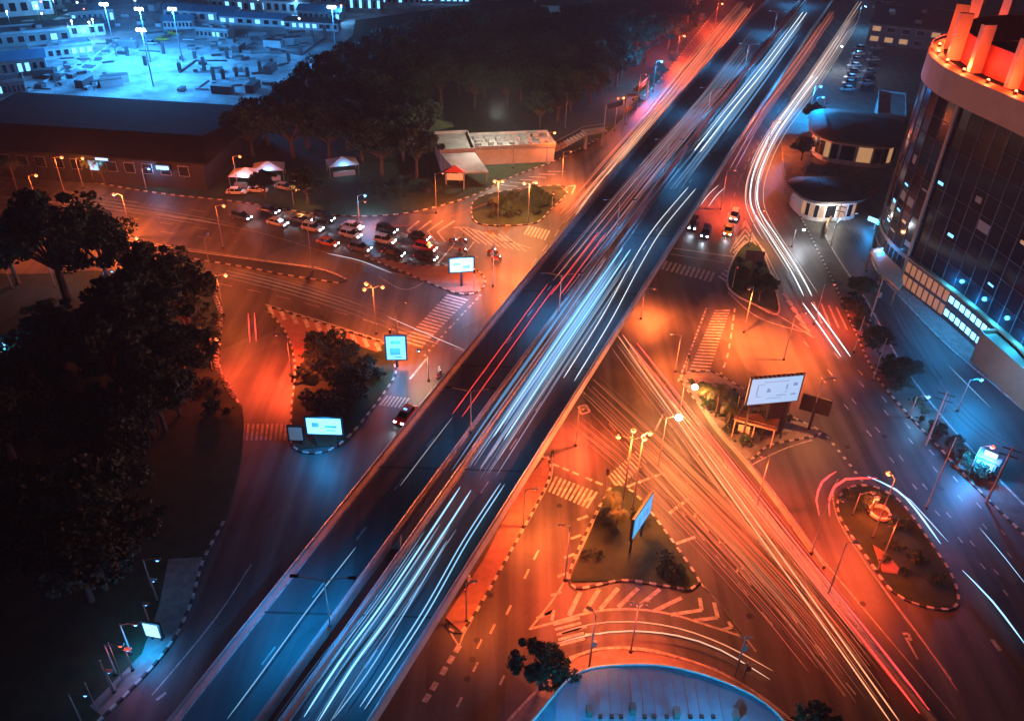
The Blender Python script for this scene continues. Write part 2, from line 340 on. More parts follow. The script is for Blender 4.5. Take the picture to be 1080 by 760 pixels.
for i in range(8): x = 484 + i * 7; y = 240 + i * 1.2; seg([(x, y), (x + 22, y + 17)], .35)
seg([(478, 240), (492, 240), (560, 262)], .3); seg([(462, 278), (485, 250)], .3); seg([(480, 282), (500, 255)], .3)
for i in range(6): x = 558 + i * 8; y = 218 - i * 4.2; seg([(x, y), (x + 9, y - 1.5), (x + 5, y + 8)], .4)
for i in range(6): seg([(528 + i * 10, 195 - i * 2.8), (546 + i * 10, 197 - i * 3.2)], .35)
for i in range(4): seg([(776 - i, 252 + i * 5), (786, 236 + i * 6), (798 + i, 256 + i * 5)], .35)
seg([(786, 233), (770, 266)], .25); seg([(786, 233), (803, 262)], .25)
for i in range(9): seg([(812 + i * 4.5, 285 + i * 8), (822 + i * 4.5, 300 + i * 7)], .5)
line([(805, 262), (830, 312), (856, 354)], .25); line([(800, 322), (830, 338), (856, 355)], .25); line([(768, 308), (800, 335), (855, 352)], .25)
for i in range(4): line([(858 + i * 8, 318 + i * 2), (868 + i * 9, 345 + i * 2)], .3)
for i in range(5): seg([(895 + i * 2, 330 + i * 3), (903 + i * 3, 352 + i * 2)], .4)
for r, (x0, y0, dx, dy, n) in enumerate(((848, 360, 25, 30, 9), (880, 372, 26, 30, 8), (866, 398, 24, 28, 9), (905, 390, 25, 28, 7))):
    for i in range(n): x = x0 + i * dx; y = y0 + i * dy; seg([(x, y), (x + 5, y + 6)], .2)
seg([(1046, 674), (1055, 686)], .5); seg([(952, 668), (958, 668), (961, 675), (957, 672)], .3); seg([(955, 672), (968, 695)], .25)
line([(872, 460), (890, 482), (910, 508)], .4, (.8, .7)); line([(790, 492), (800, 486), (830, 472), (860, 463)], .2); line([(790, 492), (830, 545), (880, 605), (960, 700), (1010, 760)], .16)
line([(884, 505), (878, 520), (884, 548), (905, 582), (940, 632), (970, 672), (1010, 725)], .18)
line([(905, 345), (930, 395), (960, 432), (1000, 480), (1060, 540)], .15)
line([(345, 600), (300, 655), (225, 745)], .15, (2.5, 3)); line([(265, 595), (225, 655), (150, 745)], .15); seg([(165, 738), (175, 730)], .3)
line([(760, 20), (705, 100), (640, 180), (560, 280)], .15, (3, 4)); line([(860, 60), (800, 150), (770, 220), (765, 262)], .15, (3, 3)); line([(470, 395), (440, 430)], .2)
for c in ((735, 545), (760, 575), (722, 512), (780, 602)): seg([c, (c[0] + 12, c[1] + 15)], .2); seg([(c[0] - 3, c[1] + 1), (c[0] - 1, c[1] - 4), (c[0] + 4, c[1] - 2)], .3)
struct(mk.build('road_markings', M['line']))

# ------------------------------------------------------------------ flyover: two decks with a gap
FZ = 7.0
def fR(y): return 3.634e-05 * y * y + .4117 * y - 28.8
def fL(y): return 9.42e-05 * y * y + .3632 * y - 44.3
def fM(y): return 7.386e-05 * y * y + .3886 * y - 36.67
YS = [-40 + 6 * i for i in range(84)]
fo = thing('flyover', 'long concrete flyover of two decks crossing above the whole junction', 'flyover', (fM(160), 160, 0)); FO = (fM(160), 160, 0)
def sweep(mb, fa, fb, z0, z1, mi=0):
    V = []
    for y in YS: V += [(fa(y), y, z0), (fb(y), y, z0), (fb(y), y, z1), (fa(y), y, z1)]
    n = len(YS); mb.add(V, [(4 * i + a, 4 * i + b, 4 * i + 4 + b, 4 * i + 4 + a) for i in range(n - 1) for a, b in ((0, 1), (1, 2), (2, 3), (3, 0))] + [(3, 2, 1, 0), (4 * n - 4, 4 * n - 3, 4 * n - 2, 4 * n - 1)], mi)
off = lambda f, d: (lambda y: f(y) + d)
GAP = .9
for fa, fb in ((fL, off(fM, -GAP)), (off(fM, GAP), fR)):
    m = MB(); sweep(m, fa, fb, FZ - .25, FZ); m.build('deck', M['deck'], fo, FO)
    m = MB(); sweep(m, off(fa, 1.6), off(fb, -1.6), FZ - 1.7, FZ - .255); m.build('girder', M['concrete'], fo, FO)
    for f, sgn in ((fa, 1), (fb, -1)):
        m = MB()
        lo, hi = (off(f, -.02), off(f, .38)) if sgn == 1 else (off(f, -.38), off(f, .02))
        sweep(m, lo, hi, FZ - .5, FZ + .95); c = (lo(0) + hi(0)) / 2 - f(0)
        pts = [Vector((f(y) + c, y, FZ + 1.25)) for y in YS]; m.build('parapet', M['concrete'], fo, FO)
        m = MB(); m.tube(pts, .06)
        for p in resample(pts, 4): m.box((p.x, p.y, FZ + 1.1), (.07, .07, .3))
        m.build('handrail', M['metal'], fo, FO)
m = MB()
for y0 in range(-30, 440, 2):
    for s0, s1 in ((fL, off(fM, -GAP)), (off(fM, GAP), fR)):
        for t in ((.06, .94) if True else ()):
            if y0 % 2 == 0:
                a = [s0(y0) * (1 - t) + s1(y0) * t, s0(y0 + 2) * (1 - t) + s1(y0 + 2) * t]
                m.add([(a[0] - .08, y0, FZ + .012), (a[0] + .08, y0, FZ + .012), (a[1] + .08, y0 + 2, FZ + .012), (a[1] - .08, y0 + 2, FZ + .012)], [(0, 1, 2, 3)])
        t = .5
        if (y0 // 2) % 4 == 0:
            a = [s0(y0) * (1 - t) + s1(y0) * t, s0(y0 + 2) * (1 - t) + s1(y0 + 2) * t]
            m.add([(a[0] - .09, y0, FZ + .012), (a[0] + .09, y0, FZ + .012), (a[1] + .09, y0 + 2, FZ + .012), (a[1] - .09, y0 + 2, FZ + .012)], [(0, 1, 2, 3)])
m.build('lane_marking', M['line'], fo, FO)
for y in range(-20, 440, 30):
    if 95 < y < 135: continue
    for f, g in ((fL, fM), (fM, fR)):
        x = (f(y) + g(y)) / 2; MB().box((x, y, 2.4), (2.2, 1.6, 4.7)).box((x, y, 4.99), (5.6, 1.8, .6)).build('pier', M['concrete'], fo, FO)
for y in range(10, 420, 22):   # expansion joints
    for f, g in ((fL, off(fM, -GAP)), (off(fM, GAP), fR)): MB().box(((f(y) + g(y)) / 2, y, FZ + .008), (abs(g(y) - f(y)) - .8, .25, .012)).build('expansion_joint', M['kblack'], fo, FO)

# ------------------------------------------------------------------ lamps
def lamp(head, h, col, power, label, kind='street lamp', arms=((1.6, 0),), emk=None, group=None, bulb=.32, base=None, z0=.02, pole=M['pole'], name='street_lamp', shade=False, r=.11):
    if base is not None: b = W(base)
    else: b = W(head, h); b.z = 0; b -= Vector((arms[0][0], arms[0][1], 0))
    emk = emk or ('orange' if col in (ORANGE, AMBER) else 'red' if col == RED else 'white' if col in (WHITE, WARM) else 'blue')
    root = thing(name, label, kind, (b.x, b.y, z0), group=group); h = h - z0
    MB().cyl((0, 0, .3), (0, 0, h), r, r * .55, 8).build('pole', pole, root)
    MB().cyl((0, 0, 0), (0, 0, .35), r * 2.2, r * 1.5, 8).build('base', M['black'], root)
    for ax, ay in arms:
        L = math.hypot(ax, ay)
        if L > .05: MB().cyl((0, 0, h - .25), (ax * .5, ay * .5, h + .12), .05, .045, 6).cyl((ax * .5, ay * .5, h + .12), (ax, ay, h + .1), .045, .04, 6).build('arm', pole, root)
        hd = MB().box((ax, ay, h + .14), (.7, .36, .14), math.atan2(ay, ax)).build('lamp_head', M['metal'], root)
        MB().dome((ax, ay, h - .02), bulb, bulb * .8, 10, 3, full=True).build('bulb', E_[emk], hd)
        light(root, (ax, ay, h - .35 - bulb), col, power * (1.15 if bulb < .19 else .8) * (1.22 if col in (ORANGE, RED) else 1), bulb, spot=136 if bulb < .19 else None)
    return root
def L(*a, **k): return lamp(*a, **k)
og = 'orange street lamps'
L((65, 166), 9, ORANGE, 3500, 'orange street lamp before the dark hall, left of the red glow'); L((38, 185), 9, ORANGE, 2500, 'orange street lamp at the left kerb of the avenue')
L((87, 167), 7, AMBER, 900, 'short amber lamp among the palms before the dark hall'); L((120, 205), 9, ORANGE, 30000, 'red lamp over the bright patch of the avenue beyond the big tree', arms=((-1.5, 0),))
L((236, 217), 9, ORANGE, 2500, 'orange lamp over the avenue left of the waiting cars'); L((253, 165), 8, ORANGE, 2500, 'orange lamp above the blue lit stalls left of the wood')
L((144, 251), 8, ORANGE, 3000, 'orange lamp on the median right of the big tree'); L((238, 290), 8, ORANGE, 5000, 'orange lamp at the head of the red ramp')
L(None, 9, ORANGE, 3500, 'tall lamp post with three orange heads on the lower carriageway edge', base=(397, 352), arms=((1.6, 0), (-1.2, .9), (-1.2, -.9)))
L((228, 358), 6, RED, 5000, 'red lamp beside the row of white rings on the ramp'); L(None, 9, AMBER, 9000, 'twin headed amber lamp on the shrub island under the white building', base=(557, 236), arms=((-1.1, 0), (1.3, .5)))
L(None, 10, ORANGE, 7000, 'slim orange lit lamp post at the front of the shrub island', base=(525, 239), arms=((-.8, 0), (.8, 0)))
L((585, 140), 8, ORANGE, 6000, 'orange lamp right of the white building by the slip road'); L((658, 103), 9, ORANGE, 9000, 'orange lamp between the sign gantry posts beside the wood')
L((722, 38), 8, RED, 34000, 'red orange lamp among bare shrubs beside the flyover'); L((762, 4), 9, RED, 50000, 'farthest orange lamp at the top of the road left of flyover')
L(None, 13, ORANGE, 12000, 'tall lighting mast with three heads behind the shrubs of the triangle', base=(655, 545), arms=((1.5, 0), (-1.6, .2), (.3, 1.4)), r=.16)
L(None, 12.5, ORANGE, 6000, 'second lighting mast standing right of the tallest one on the triangle', base=(667, 537), arms=((.8, .2),), r=.15)
L((733, 408), 5, AMBER, 9000, 'low bright white orange lamp at the palms beside the zebra crossing', emk='white', bulb=.5)
L((716, 440), 9, AMBER, 14000, 'dazzling lamp over the south-east road above the crossing trails', emk='white', bulb=.5)
L(None, 10, ORANGE, 3500, 'thin leaning-looking lamp post on the teardrop island', base=(920, 567), arms=((-.5, .8),)); L((925, 525), 3, RED, 2500, 'low red lamp at the tip of the teardrop island', arms=((.3, 0),))
L((889, 528), 9, RED, 6000, 'red lamp over the turning lane left of the teardrop island', emk='red', bulb=.12)
L((436, 418), 6, WARM, 4000, 'added pale lamp that brightens the red taxi', bulb=.12, base=(452, 402), arms=((-1.2, -.6),))  # added lamp, stands here only to brighten the taxi
L((1047, 471), 5, RED, 900, 'red lamp above the bright blue kiosk'); L((127, 680), 5, RED, 300, 'red lamp beside the pavement in the dark lower left corner', bulb=.2)
L((880, 300), 8, RED, 14000, 'red lamp lighting the planted verge left of the tower forecourt', bulb=.15); L((806, 222), 8, AMBER, 7000, 'amber lamp on the bend of the white trails', bulb=.18)
L((822, 128), 8, ORANGE, 12000, 'orange lamp beside the far bend right of the flyover'); L((775, 180), 9, RED, 26000, 'shaded red lamp close to the flyover right side', bulb=.12)
L((790, 305), 9, ORANGE, 28000, 'orange lamp at the tree island right of the flyover crossing', bulb=.15, arms=((-1, -1),)); L((690, 305), 6, ORANGE, 15000, 'orange lamp beside the flyover over the waiting cars', bulb=.1)
L((850, 330), 9, ORANGE, 22000, 'orange lamp between the hatched gore and the white trails', bulb=.12); L((880, 400), 9, AMBER, 4000, 'amber lamp over the wide dark road by the big screen', bulb=.12)
L((640, 250), 5.2, ORANGE, 2500, 'orange lamp under the flyover beside the first pier', bulb=.12, arms=((0, 0),), base=(640, 282))
L((600, 210), 9, ORANGE, 30000, 'orange lamp over the road between zebra and flyover', bulb=.15, base=(592, 200)); L((560, 270), 9, ORANGE, 36000, 'orange lamp over the open crossing left of the flyover', bulb=.12, base=(520, 302), arms=((3, 0),))
L((470, 255), 9, ORANGE, 15000, 'orange lamp over the painted chevrons behind the motorbikes', bulb=.15, base=(460, 225)); L((455, 335), 9, ORANGE, 12000, 'orange lamp over the long zebra crossing', bulb=.12, base=(420, 372), arms=((1.5, .8),))
L((600, 440), 6.3, RED, 16000, 'red lamp beneath the right edge of the flyover', bulb=.12, base=(607, 470), arms=((.6, .3),)); L((545, 560), 6.5, ORANGE, 7000, 'orange lamp on the long red pavement beside the flyover', bulb=.14, base=(552, 556), arms=((1.2, 0),))
L((640, 575), 9, RED, 9000, 'red lamp at the left side of the triangle lawn', bulb=.12, base=(596, 612), arms=((-1, 0),)); L((760, 540), 9, RED, 13000, 'red lamp on the divider in the middle of the south-east trails', bulb=.13, base=(797, 537), arms=((-1, 0),))
L((850, 620), 9, RED, 5000, 'red lamp on the divider near the lower end of the red trails', bulb=.13, base=(872, 630), arms=((1, 0),)); L((900, 600), 9, RED, 5000, 'red lamp on the kerb low on the teardrop island', bulb=.12, base=(925, 603), arms=((-1, 0),))
L((640, 690), 8, RED, 3000, 'double headed street lamp on the curved pavement above the blue roof', bulb=.14, base=(665, 688), arms=((-.8, 0), (.8, 0)))
L((620, 690), 9, ORANGE, 4000, 'dark lamp post with cabinet left on the curved pavement', bulb=.12, base=(621, 706), arms=((-.6, .5),)); L((700, 390), 7, ORANGE, 12000, 'orange lamp at the edge of the underpass road', bulb=.12, base=(712, 392), arms=((-1.5, 0),))
L((500, 620), 6.3, ORANGE, 2500, 'orange lamp at the tip of the long red pavement', bulb=.12, base=(492, 655), arms=((.8, .2),)); L((700, 120), 9, RED, 34000, 'red lamp along the road beside the dark wood', bulb=.14, base=(672, 112), arms=((1.5, 0),))
L((315, 195), 5, AMBER, 2500, 'amber lamp inside the orange lit tree near the stalls', bulb=.2); L((200, 320), 9, ORANGE, 3000, 'orange lamp over the lower carriageway near the ramp', bulb=.12, base=(225, 300), arms=((0, 2),))
L((330, 300), 9, ORANGE, 4500, 'orange lamp on the tip of the black median', bulb=.12, base=(330, 287), arms=((0, .5),)); L((270, 400), 8, RED, 26000, 'red lamp beside the shrubs over the ramp', bulb=.12, base=(309, 400), arms=((-1.5, 0),))
L((20, 215), 9, ORANGE, 3500, 'orange lamp over the avenue behind the big left tree', bulb=.12, base=(5, 262)); L((385, 213), 5, ORANGE, 3000, 'orange lamp on the corner kerb beside the blue spot', bulb=.15)
bl = [((698, 65), 9, BLUE, 34000, 'blue lamp at the edge of the wood beside the road'), ((866, 91), 9, BLUE, 50000, 'large blue lamp left of the dark roofed block'), ((868, 103), 6, BLUE, 1500, 'small blue lamp just below the large blue lamp'),
      ((913, 7), 9, COOL, 8000, 'pale blue lamp at the top beside the parked cars'), ((888, 49), 8, WHITE, 5000, 'white lamp left of the parked row'), ((905, 54), 6, BLUE, 900, 'small cyan lamp at the end of the parked row'),
      ((12, 274), 6, BLUE, 250, 'blue garden lamp at the left edge of the park'), ((58, 272), 6, COOL, 500, 'brighter blue garden lamp under the big left tree'), ((118, 286), 5, BLUE, 200, 'blue garden lamp below the crown of the big tree'), ((192, 293), 5, BLUE, 200, 'blue garden lamp near the ramp corner'),
      ((4, 362), 8, COOL, 800, 'blue lamp on twin posts at the left edge of the dark park'), ((385, 206), 5, COOL, 3500, 'blue white lamp at the corner of the park'), ((848, 242), 4, WHITE, 2500, 'white lamp in the forecourt of the round pavilion'), ((887, 212), 4, WARM, 500, 'pale lamp on the garden wall behind the pavilion'),
      ((979, 418), 4, COOL, 1400, 'white blue lamp on the verge of the service road'), ((166, 590), 5, COOL, 60, 'blue globe lamp at the top of the dark lower pavement'), ((143, 658), 5, COOL, 90, 'blue globe lamp left of the small lit panel'), ((90, 732), 5, COOL, 60, 'blue globe lamp lowest on the dark lower pavement'),
      ((157, 178), 5, COOL, 600, 'blue lamp at the foot of the dark hall'), ((930, 262), 5, BLUE, 2500, 'blue lamp before the tower entrance ramp'), ((1035, 400), 6, BLUE, 6000, 'blue lamp over the service road before the lit shopfronts'), ((352, 80), 6, COOL, 900, 'pale lamp seen through the crowns at the wood edge')]
for hd, h, c, p, lb in bl: L(hd, h, c, p, lb, bulb=.3 if p > 400 else .2)
for i, (x, y) in enumerate(((162, 612), (154, 637), (135, 685), (115, 708))): L((x, y), 3.5, COOL, 8, 'unlit globe lamp on thin post along the dark lower pavement, %s' % ('highest', 'second from the top', 'second from the bottom', 'lowest')[i], arms=((.3, 0),), bulb=.15, group='small globe lamps')
# masts leaning in view at the lower left
for i, (b, h) in enumerate((((130, 718), 6), ((119, 730), 5), ((103, 750), 4.5))):
    p = W(b); r = thing('flag_pole', 'thin rusty pole on the dark lower pavement, %s' % ('tallest of three', 'middle of three', 'leftmost of three')[i], 'pole', (p.x, p.y, .17), group='thin rusty poles')
    MB().cyl((0, 0, 0), (0, 0, h), .06, .035, 6).build('shaft', M['pole'], r); MB().dome((0, 0, h), .09, .09, 8, 2, full=True).build('finial', M['metal'], r)
# lamps on the flyover: cut-off heads over both decks
for i, y in enumerate((30, 52, 82, 112, 140, 172, 210, 255, 300, 350)):
    r = thing('flyover_lamp', 'slim double armed lamp post on the flyover gap, number %s counted from the bottom' % ('one', 'two', 'three', 'four', 'five', 'six', 'seven', 'eight', 'nine', 'ten')[i], 'street lamp', (fM(y) - .65, y, FZ), group='double armed lamp posts on the flyover')
    MB().cyl((0, 0, .95), (0, 0, 7.5), .1, .06, 8).build('pole', M['pole'], r)
    MB().box((0, 0, .9), (.3, .3, .12)).build('base', M['black'], r)
    for s in (-1, 1):
        MB().cyl((0, 0, 7.4), (s * 2.4, 0, 7.9), .045, .04, 6).build('arm', M['pole'], r)
        hd = MB().box((s * 2.7, 0, 7.9), (.8, .3, .14)).build('lamp_head', M['black'], r); MB().box((s * 2.7, 0, 7.82), (.6, .22, .03)).build('lens', E_['blue'], hd)
        pw = {30: 2600, 52: 2600, 82: 500, 112: 1200, 140: 900, 172: 900, 210: 1600, 255: 2600, 300: 1500, 350: 1500}[y]
        if s == -1 and y in (82, 112, 140, 172): pw *= .35
        if s == 1 and y in (30, 52): pw *= .8
        light(r, (s * 2.7, 0, 7.7), (.0, .34, 1) if y < 60 else (.05, .42, 1), pw * (2.4 if y < 60 else 6 if 100 < y < 180 else 3.4), .2, spot=160)

# ------------------------------------------------------------------ floodlit district beyond the hall
for i, (hd, lb, pw) in enumerate((((110, 5), 'leftmost floodlight mast of the pale building site', 60000), ((147, 10), 'tall middle floodlight mast of the pale building site', 60000), ((149, 32), 'lowest placed floodlight mast on the pale building site', 50000), ((182, 10), 'small dimmer floodlight mast right of the others', 25000), ((350, 8), 'floodlight mast at the upper right end of the pale building site', 30000))):
    mh = 18 if hd[0] == 350 else 16; p = W(hd, mh); r = thing('floodlight_mast', lb, 'floodlight', (p.x, p.y, .16), group='floodlight masts of the building site')
    MB().cyl((0, 0, 0), (0, 0, mh - .4), .25, .14, 8).build('pole', M['metal'], r); MB().box((0, .1, mh - .4), (2.6, .2, .2)).build('crossbar', M['metal'], r)
    for x in (-.9, 0, .9):
        f = MB().box((x, -.15, mh), (.7, .4, .7)).build('floodlight', M['black'], r); MB().dome((x, -.4, mh), .5, .5, 8, 3, full=True).build('lens', E_['white'], f)
    light(r, (0, -1.3, mh - .4), (.04, .36, 1), pw * .85, .6)
SITE = [(-60, 120), (-20, 60), (60, 20), (130, -10), ('w', -60, 520), ('w', 20, 400), (375, 22), (372, 38), (330, 72), (290, 110), (270, 122), (230, 130), (100, 128)]
struct(MB().prism([W(p) for p in SITE], .16, .3).build('site_slab', M['slab']))
for i, (x, y) in enumerate(((154, 70), (173, 58), (190, 76), (206, 63), (240, 63), (253, 55), (226, 86), (236, 84), (287, 71), (275, 78), (301, 44), (281, 50), (318, 58), (330, 46), (216, 76), (250, 82), (262, 84), (343, 40), (305, 66), (135, 60))):
    p = W((x, y)); hh = random.uniform(2.2, 4.2); r = thing('concrete_column', 'short unfinished concrete column on the pale building slab', 'column', (p.x, p.y, .3), group='unfinished columns on the building slab')
    MB().box((0, 0, hh / 2), (.9, .9, hh)).build('shaft', M['walld'], r); mb = MB()
    for a in (-.3, 0, .3):
        for b in (-.3, .3): mb.cyl((a, b, hh), (a + random.uniform(-.05, .05), b, hh + .9), .03, n=4)
    mb.build('rebar', M['pole'], r)
for i, (a, b) in enumerate((((206, 66), (240, 66)), ((281, 52), (318, 60)), ((190, 78), (206, 66)), ((318, 60), (343, 42)), ((287, 73), (305, 68)), ((95, 78), (140, 42)), ((60, 92), (118, 48)), ((30, 98), (95, 62)))):
    A, B = W(a), W(b); mb = MB(); d = B - A; mb.box(((A.x + B.x) / 2, (A.y + B.y) / 2, .55), (d.length, .5, .5), math.atan2(d.y, d.x)); c = (A + B) / 2
    tag(mb.build('site_beam', M['walld'] if i < 5 else M['white'], None, (c.x, c.y, .3)), 'long ground beam lying across the pale building slab', 'beam', 'ground beams on the building slab')
def house(c, sx, sy, h, label, rz=0, wallm='wall', roofm='rooftile', rtype='flat', z=.16, nwin=4, lit=None, name='building', cat='building', group=None, zc=0):
    p = W(c, zc) if not isinstance(c, Vector) else c
    r = thing(name, label, cat, (p.x, p.y, z), rz, group)
    MB().box((0, 0, h / 2), (sx, sy, h)).build('wall', M[wallm], r)
    if rtype == 'flat':
        mb = MB().box((0, 0, h + .1), (sx + .5, sy + .5, .2))
        for a in (-1, 1): mb.box((a * (sx / 2 + .1), 0, h + .45), (.3, sy + .5, .5)); mb.box((0, a * (sy / 2 + .1), h + .452), (sx - .11, .3, .5))
    else:
        e = .6; X = sx / 2 + e; Y = sy / 2 + e; rh = rtype; k = min(Y, X) * (.0 if rh < 0 else .8); rh = abs(rh)
        V = [(-X, -Y, h), (X, -Y, h), (X, Y, h), (-X, Y, h), (-X + k, 0, h + rh), (X - k, 0, h + rh)]
        mb = MB(); mb.add(V, [(0, 1, 5, 4), (1, 2, 5), (2, 3, 4, 5), (3, 0, 4), (3, 2, 1, 0)])
        for i in range(int(sx / 2)): x = -sx / 2 + i * 2 + 1; 
    mb.build('roof', M[roofm], r)
    if rtype == 'flat' and sx > 8:
        for i in range(random.randint(1, 4)): MB().box((random.uniform(-.35, .35) * sx, random.uniform(-.3, .3) * sy, h + .75), (random.uniform(1, 2.2), random.uniform(1, 1.8), 1.1)).build('roof_unit', M['ac'], r)
    nf = max(1, int(h / 3.2))
    for f in range(nf):
        for i in range(nwin):
            x = (-.5 + (i + .5) / nwin) * sx; ww = sx / nwin * .55; zz = (f + .55) * h / nf
            mt = E_['warmwin'] if (lit == 'warm' and random.random() < .5) else E_['dimblue'] if (lit == 'blue' and random.random() < .3) else M['carglass']
            w_ = MB().box((x, -sy / 2 - .03, zz), (ww + .16, .1, h / nf * .5)).build('window', M['white'], r); MB().box((x, -sy / 2 - .1, zz), (ww, .06, h / nf * .5 - .16)).build('pane', mt, w_)
    return r
gs = 'low sheds and site buildings of the floodlit district'
shed = [((30, 45), 26, 10, 4, 28), ((75, 38), 22, 8, 4, 28), ((20, 78), 16, 9, 5, 28), ((66, 60), 18, 6, 3.5, 35), ((100, 28), 14, 7, 6, 28), ((215, 22), 26, 8, 4, -5), ((255, 12), 20, 8, 5, -5), ((300, 14), 24, 7, 5, -5), ((340, 22), 16, 7, 4, -5), ((10, 15), 30, 12, 6, 28), ((55, 8), 24, 10, 5, 28),
        ((190, 30), 10, 5, 3, 10), ((228, 40), 12, 5, 3, -10), ((320, 2), 30, 9, 7, 0), ((385, 12), 14, 8, 6, 0), ((420, 4), 18, 9, 8, 5), ((470, 2), 20, 10, 7, 5), ((270, 27), 26, 4, 3, -5), ((10, 100), 9, 6, 4, 30), ((330, 32), 20, 3, 3, -5)]
adj = ['wide', 'narrow', 'corner', 'slim', 'taller', 'long', 'middle', 'broad', 'small', 'biggest left', 'second left', 'tiny', 'little', 'far', 'tree side', 'wood edge', 'farthest', 'fence like', 'leftmost small', 'thin']
for i, (c, sx, sy, h, a) in enumerate(shed): house(c, sx, sy, h, '%s blue lit shed by the %s of the building site' % (adj[i], 'left side' if c[0] < 130 else 'right side' if c[0] > 280 else 'middle'), R(a), ('wall', 'white')[i % 2], ('slab', 'rooftile', 'blueroof')[i % 3], ('flat', 1.4, -1.6)[i % 3], nwin=8, lit='blue', name='shed', group=gs)
for i, (c, sx, sy, h) in enumerate(((('w', -330, 480), 40, 20, 14), (('w', -260, 500), 30, 20, 10), (('w', -180, 470), 34, 16, 9), (('w', -110, 480), 26, 16, 12), (('w', -40, 470), 30, 14, 10), (('w', 30, 480), 28, 16, 12))):
    house(c, sx, sy, h, 'distant block beyond the building site, %s from the left' % ('first', 'second', 'third', 'fourth', 'fifth', 'sixth')[i], nwin=6, lit='blue', rtype='flat')
words = ('white', 'grey', 'dark'); cm_ = {'white': M['white'], 'grey': M['ac'], 'dark': M['walld']}
gc = 'containers and stacks on the building site'
for i in range(150):
    c = random.choice(((random.uniform(40, 130), random.uniform(60, 96)), (random.uniform(110, 330), random.uniform(38, 60)), (random.uniform(190, 330), random.uniform(62, 100)), (random.uniform(5, 200), random.uniform(5, 50))))
    p = W(c); wv = random.choice(words); sx, sy, hh = random.choice(((6, 2.4, 2.2), (3, 1.4, .8), (2, 1.2, .7), (4, .5, .4), (1.2, 1, .9), (7, .4, .3), (2.5, 2, 1.2))); r = thing('site_container', wv + ' container or material stack lying on the floodlit building site', 'container', (p.x, p.y, .3), R(random.choice((28, -5, 85, 20))), gc)
    MB().box((0, 0, hh / 2), (sx, sy, hh)).build('body', cm_[wv], r); MB().box((0, 0, hh + .05), (sx + .1, sy + .1, .1)).build('lid', M['slab'] if i % 2 else M['walld'], r)
gl = 'small blue white lamps of the floodlit district'
for i in range(22):
    p = W((random.uniform(0, 380), random.uniform(0, 50))); r = thing('yard_lamp', 'small bright yard lamp among the sheds of the floodlit district', 'yard lamp', (p.x, p.y, .3), 0, gl); MB().cyl((0, 0, 0), (0, 0, 6), .08).build('pole', M['metal'], r); MB().dome((0, 0, 6.2), .35, .3, 8, 2, full=True).build('bulb', E_['white' if i % 5 else 'orange'], r)
    if i % 3 == 0: light(r, (0, -.4, 5.4), COOL, 2500, .3)
# arched stand roof at the top of the wood
p = W((620, 12)); r = thing('stand_roof', 'pale curved arch roof of a small stand beyond the wood', 'stand', (p.x, p.y, .16))
mb = MB(); mb.tube([Vector((22 * math.cos(t), 5 * math.sin(t), 2.5 + 5 * math.sin(t))) for t in [math.pi * i / 16 for i in range(17)]], .35); mb.build('arch', M['white'], r)
mb = MB()
for i in range(16):
    t0, t1 = math.pi * i / 16, math.pi * (i + 1) / 16
    mb.add([(22 * math.cos(t0), 5 * math.sin(t0), 2.4 + 5 * math.sin(t0)), (22 * math.cos(t1), 5 * math.sin(t1), 2.4 + 5 * math.sin(t1)), (20 * math.cos(t1), 9, 1.5 + 2 * math.sin(t1)), (20 * math.cos(t0), 9, 1.5 + 2 * math.sin(t0))], [(0, 1, 2, 3)])
mb.build('canopy', M['walld'], r); mb = MB()
for k in range(6): mb.box((0, -2 - k * 1.4, 1.6 - k * .28), (38 - k, 1.2, .3))
mb.build('terrace', M['white'], r); light(r, (0, -3, 6), (.3, .6, 1), 2500, .4)
# dark hall
hl = W((118, 163)); hall = thing('hall', 'large dark hall with a wide low hipped roof behind the avenue', 'hall', (hl.x, hl.y, .16), R(-5))
MB().box((0, 0, 3.6), (62, 34, 7.2)).build('wall', mat('hall_wall', (.02, .022, .026), .8, var=.3, scale=.3), hall)
mb = MB(); X, Y = 33, 19; mb.add([(-X, -Y, 7.2), (X, -Y, 7.2), (X, Y, 7.2), (-X, Y, 7.2), (-X + 8, -11, 10.2), (X - 4, -11, 10.2), (-X, -Y, 6.8), (X, -Y, 6.8), (X, Y, 6.8), (-X, Y, 6.8)], [(0, 1, 5, 4), (1, 2, 5), (2, 3, 4, 5), (3, 0, 4), (6, 7, 1, 0), (7, 8, 2, 1), (8, 9, 3, 2), (9, 6, 0, 3)])
mb.build('roof', M['roofdark'], hall)
for k in range(14):
    w_ = MB().box((-27 + k * 4.1, -17.05, 4.2), (2.4, .15, 2.4)).build('window', M['metal'], hall); MB().box((-27 + k * 4.1, -17.15, 4.2), (2.1, .08, 2.1)).build('pane', E_['bluewin'] if k in (8,) else M['carglass'], w_)
for x, z in ((8.5, 6.2), (22, 5)):
    w_ = MB().box((x, -17.5, z), (3.4, .6, 1.4)).build('lit_sign', M['black'], hall); MB().box((x, -17.85, z), (2.8, .08, .8), mi=0).build('sign_face', E_['bluewin'], w_); light(hall, (x, -18.6, z - .5), COOL, 250, .4)

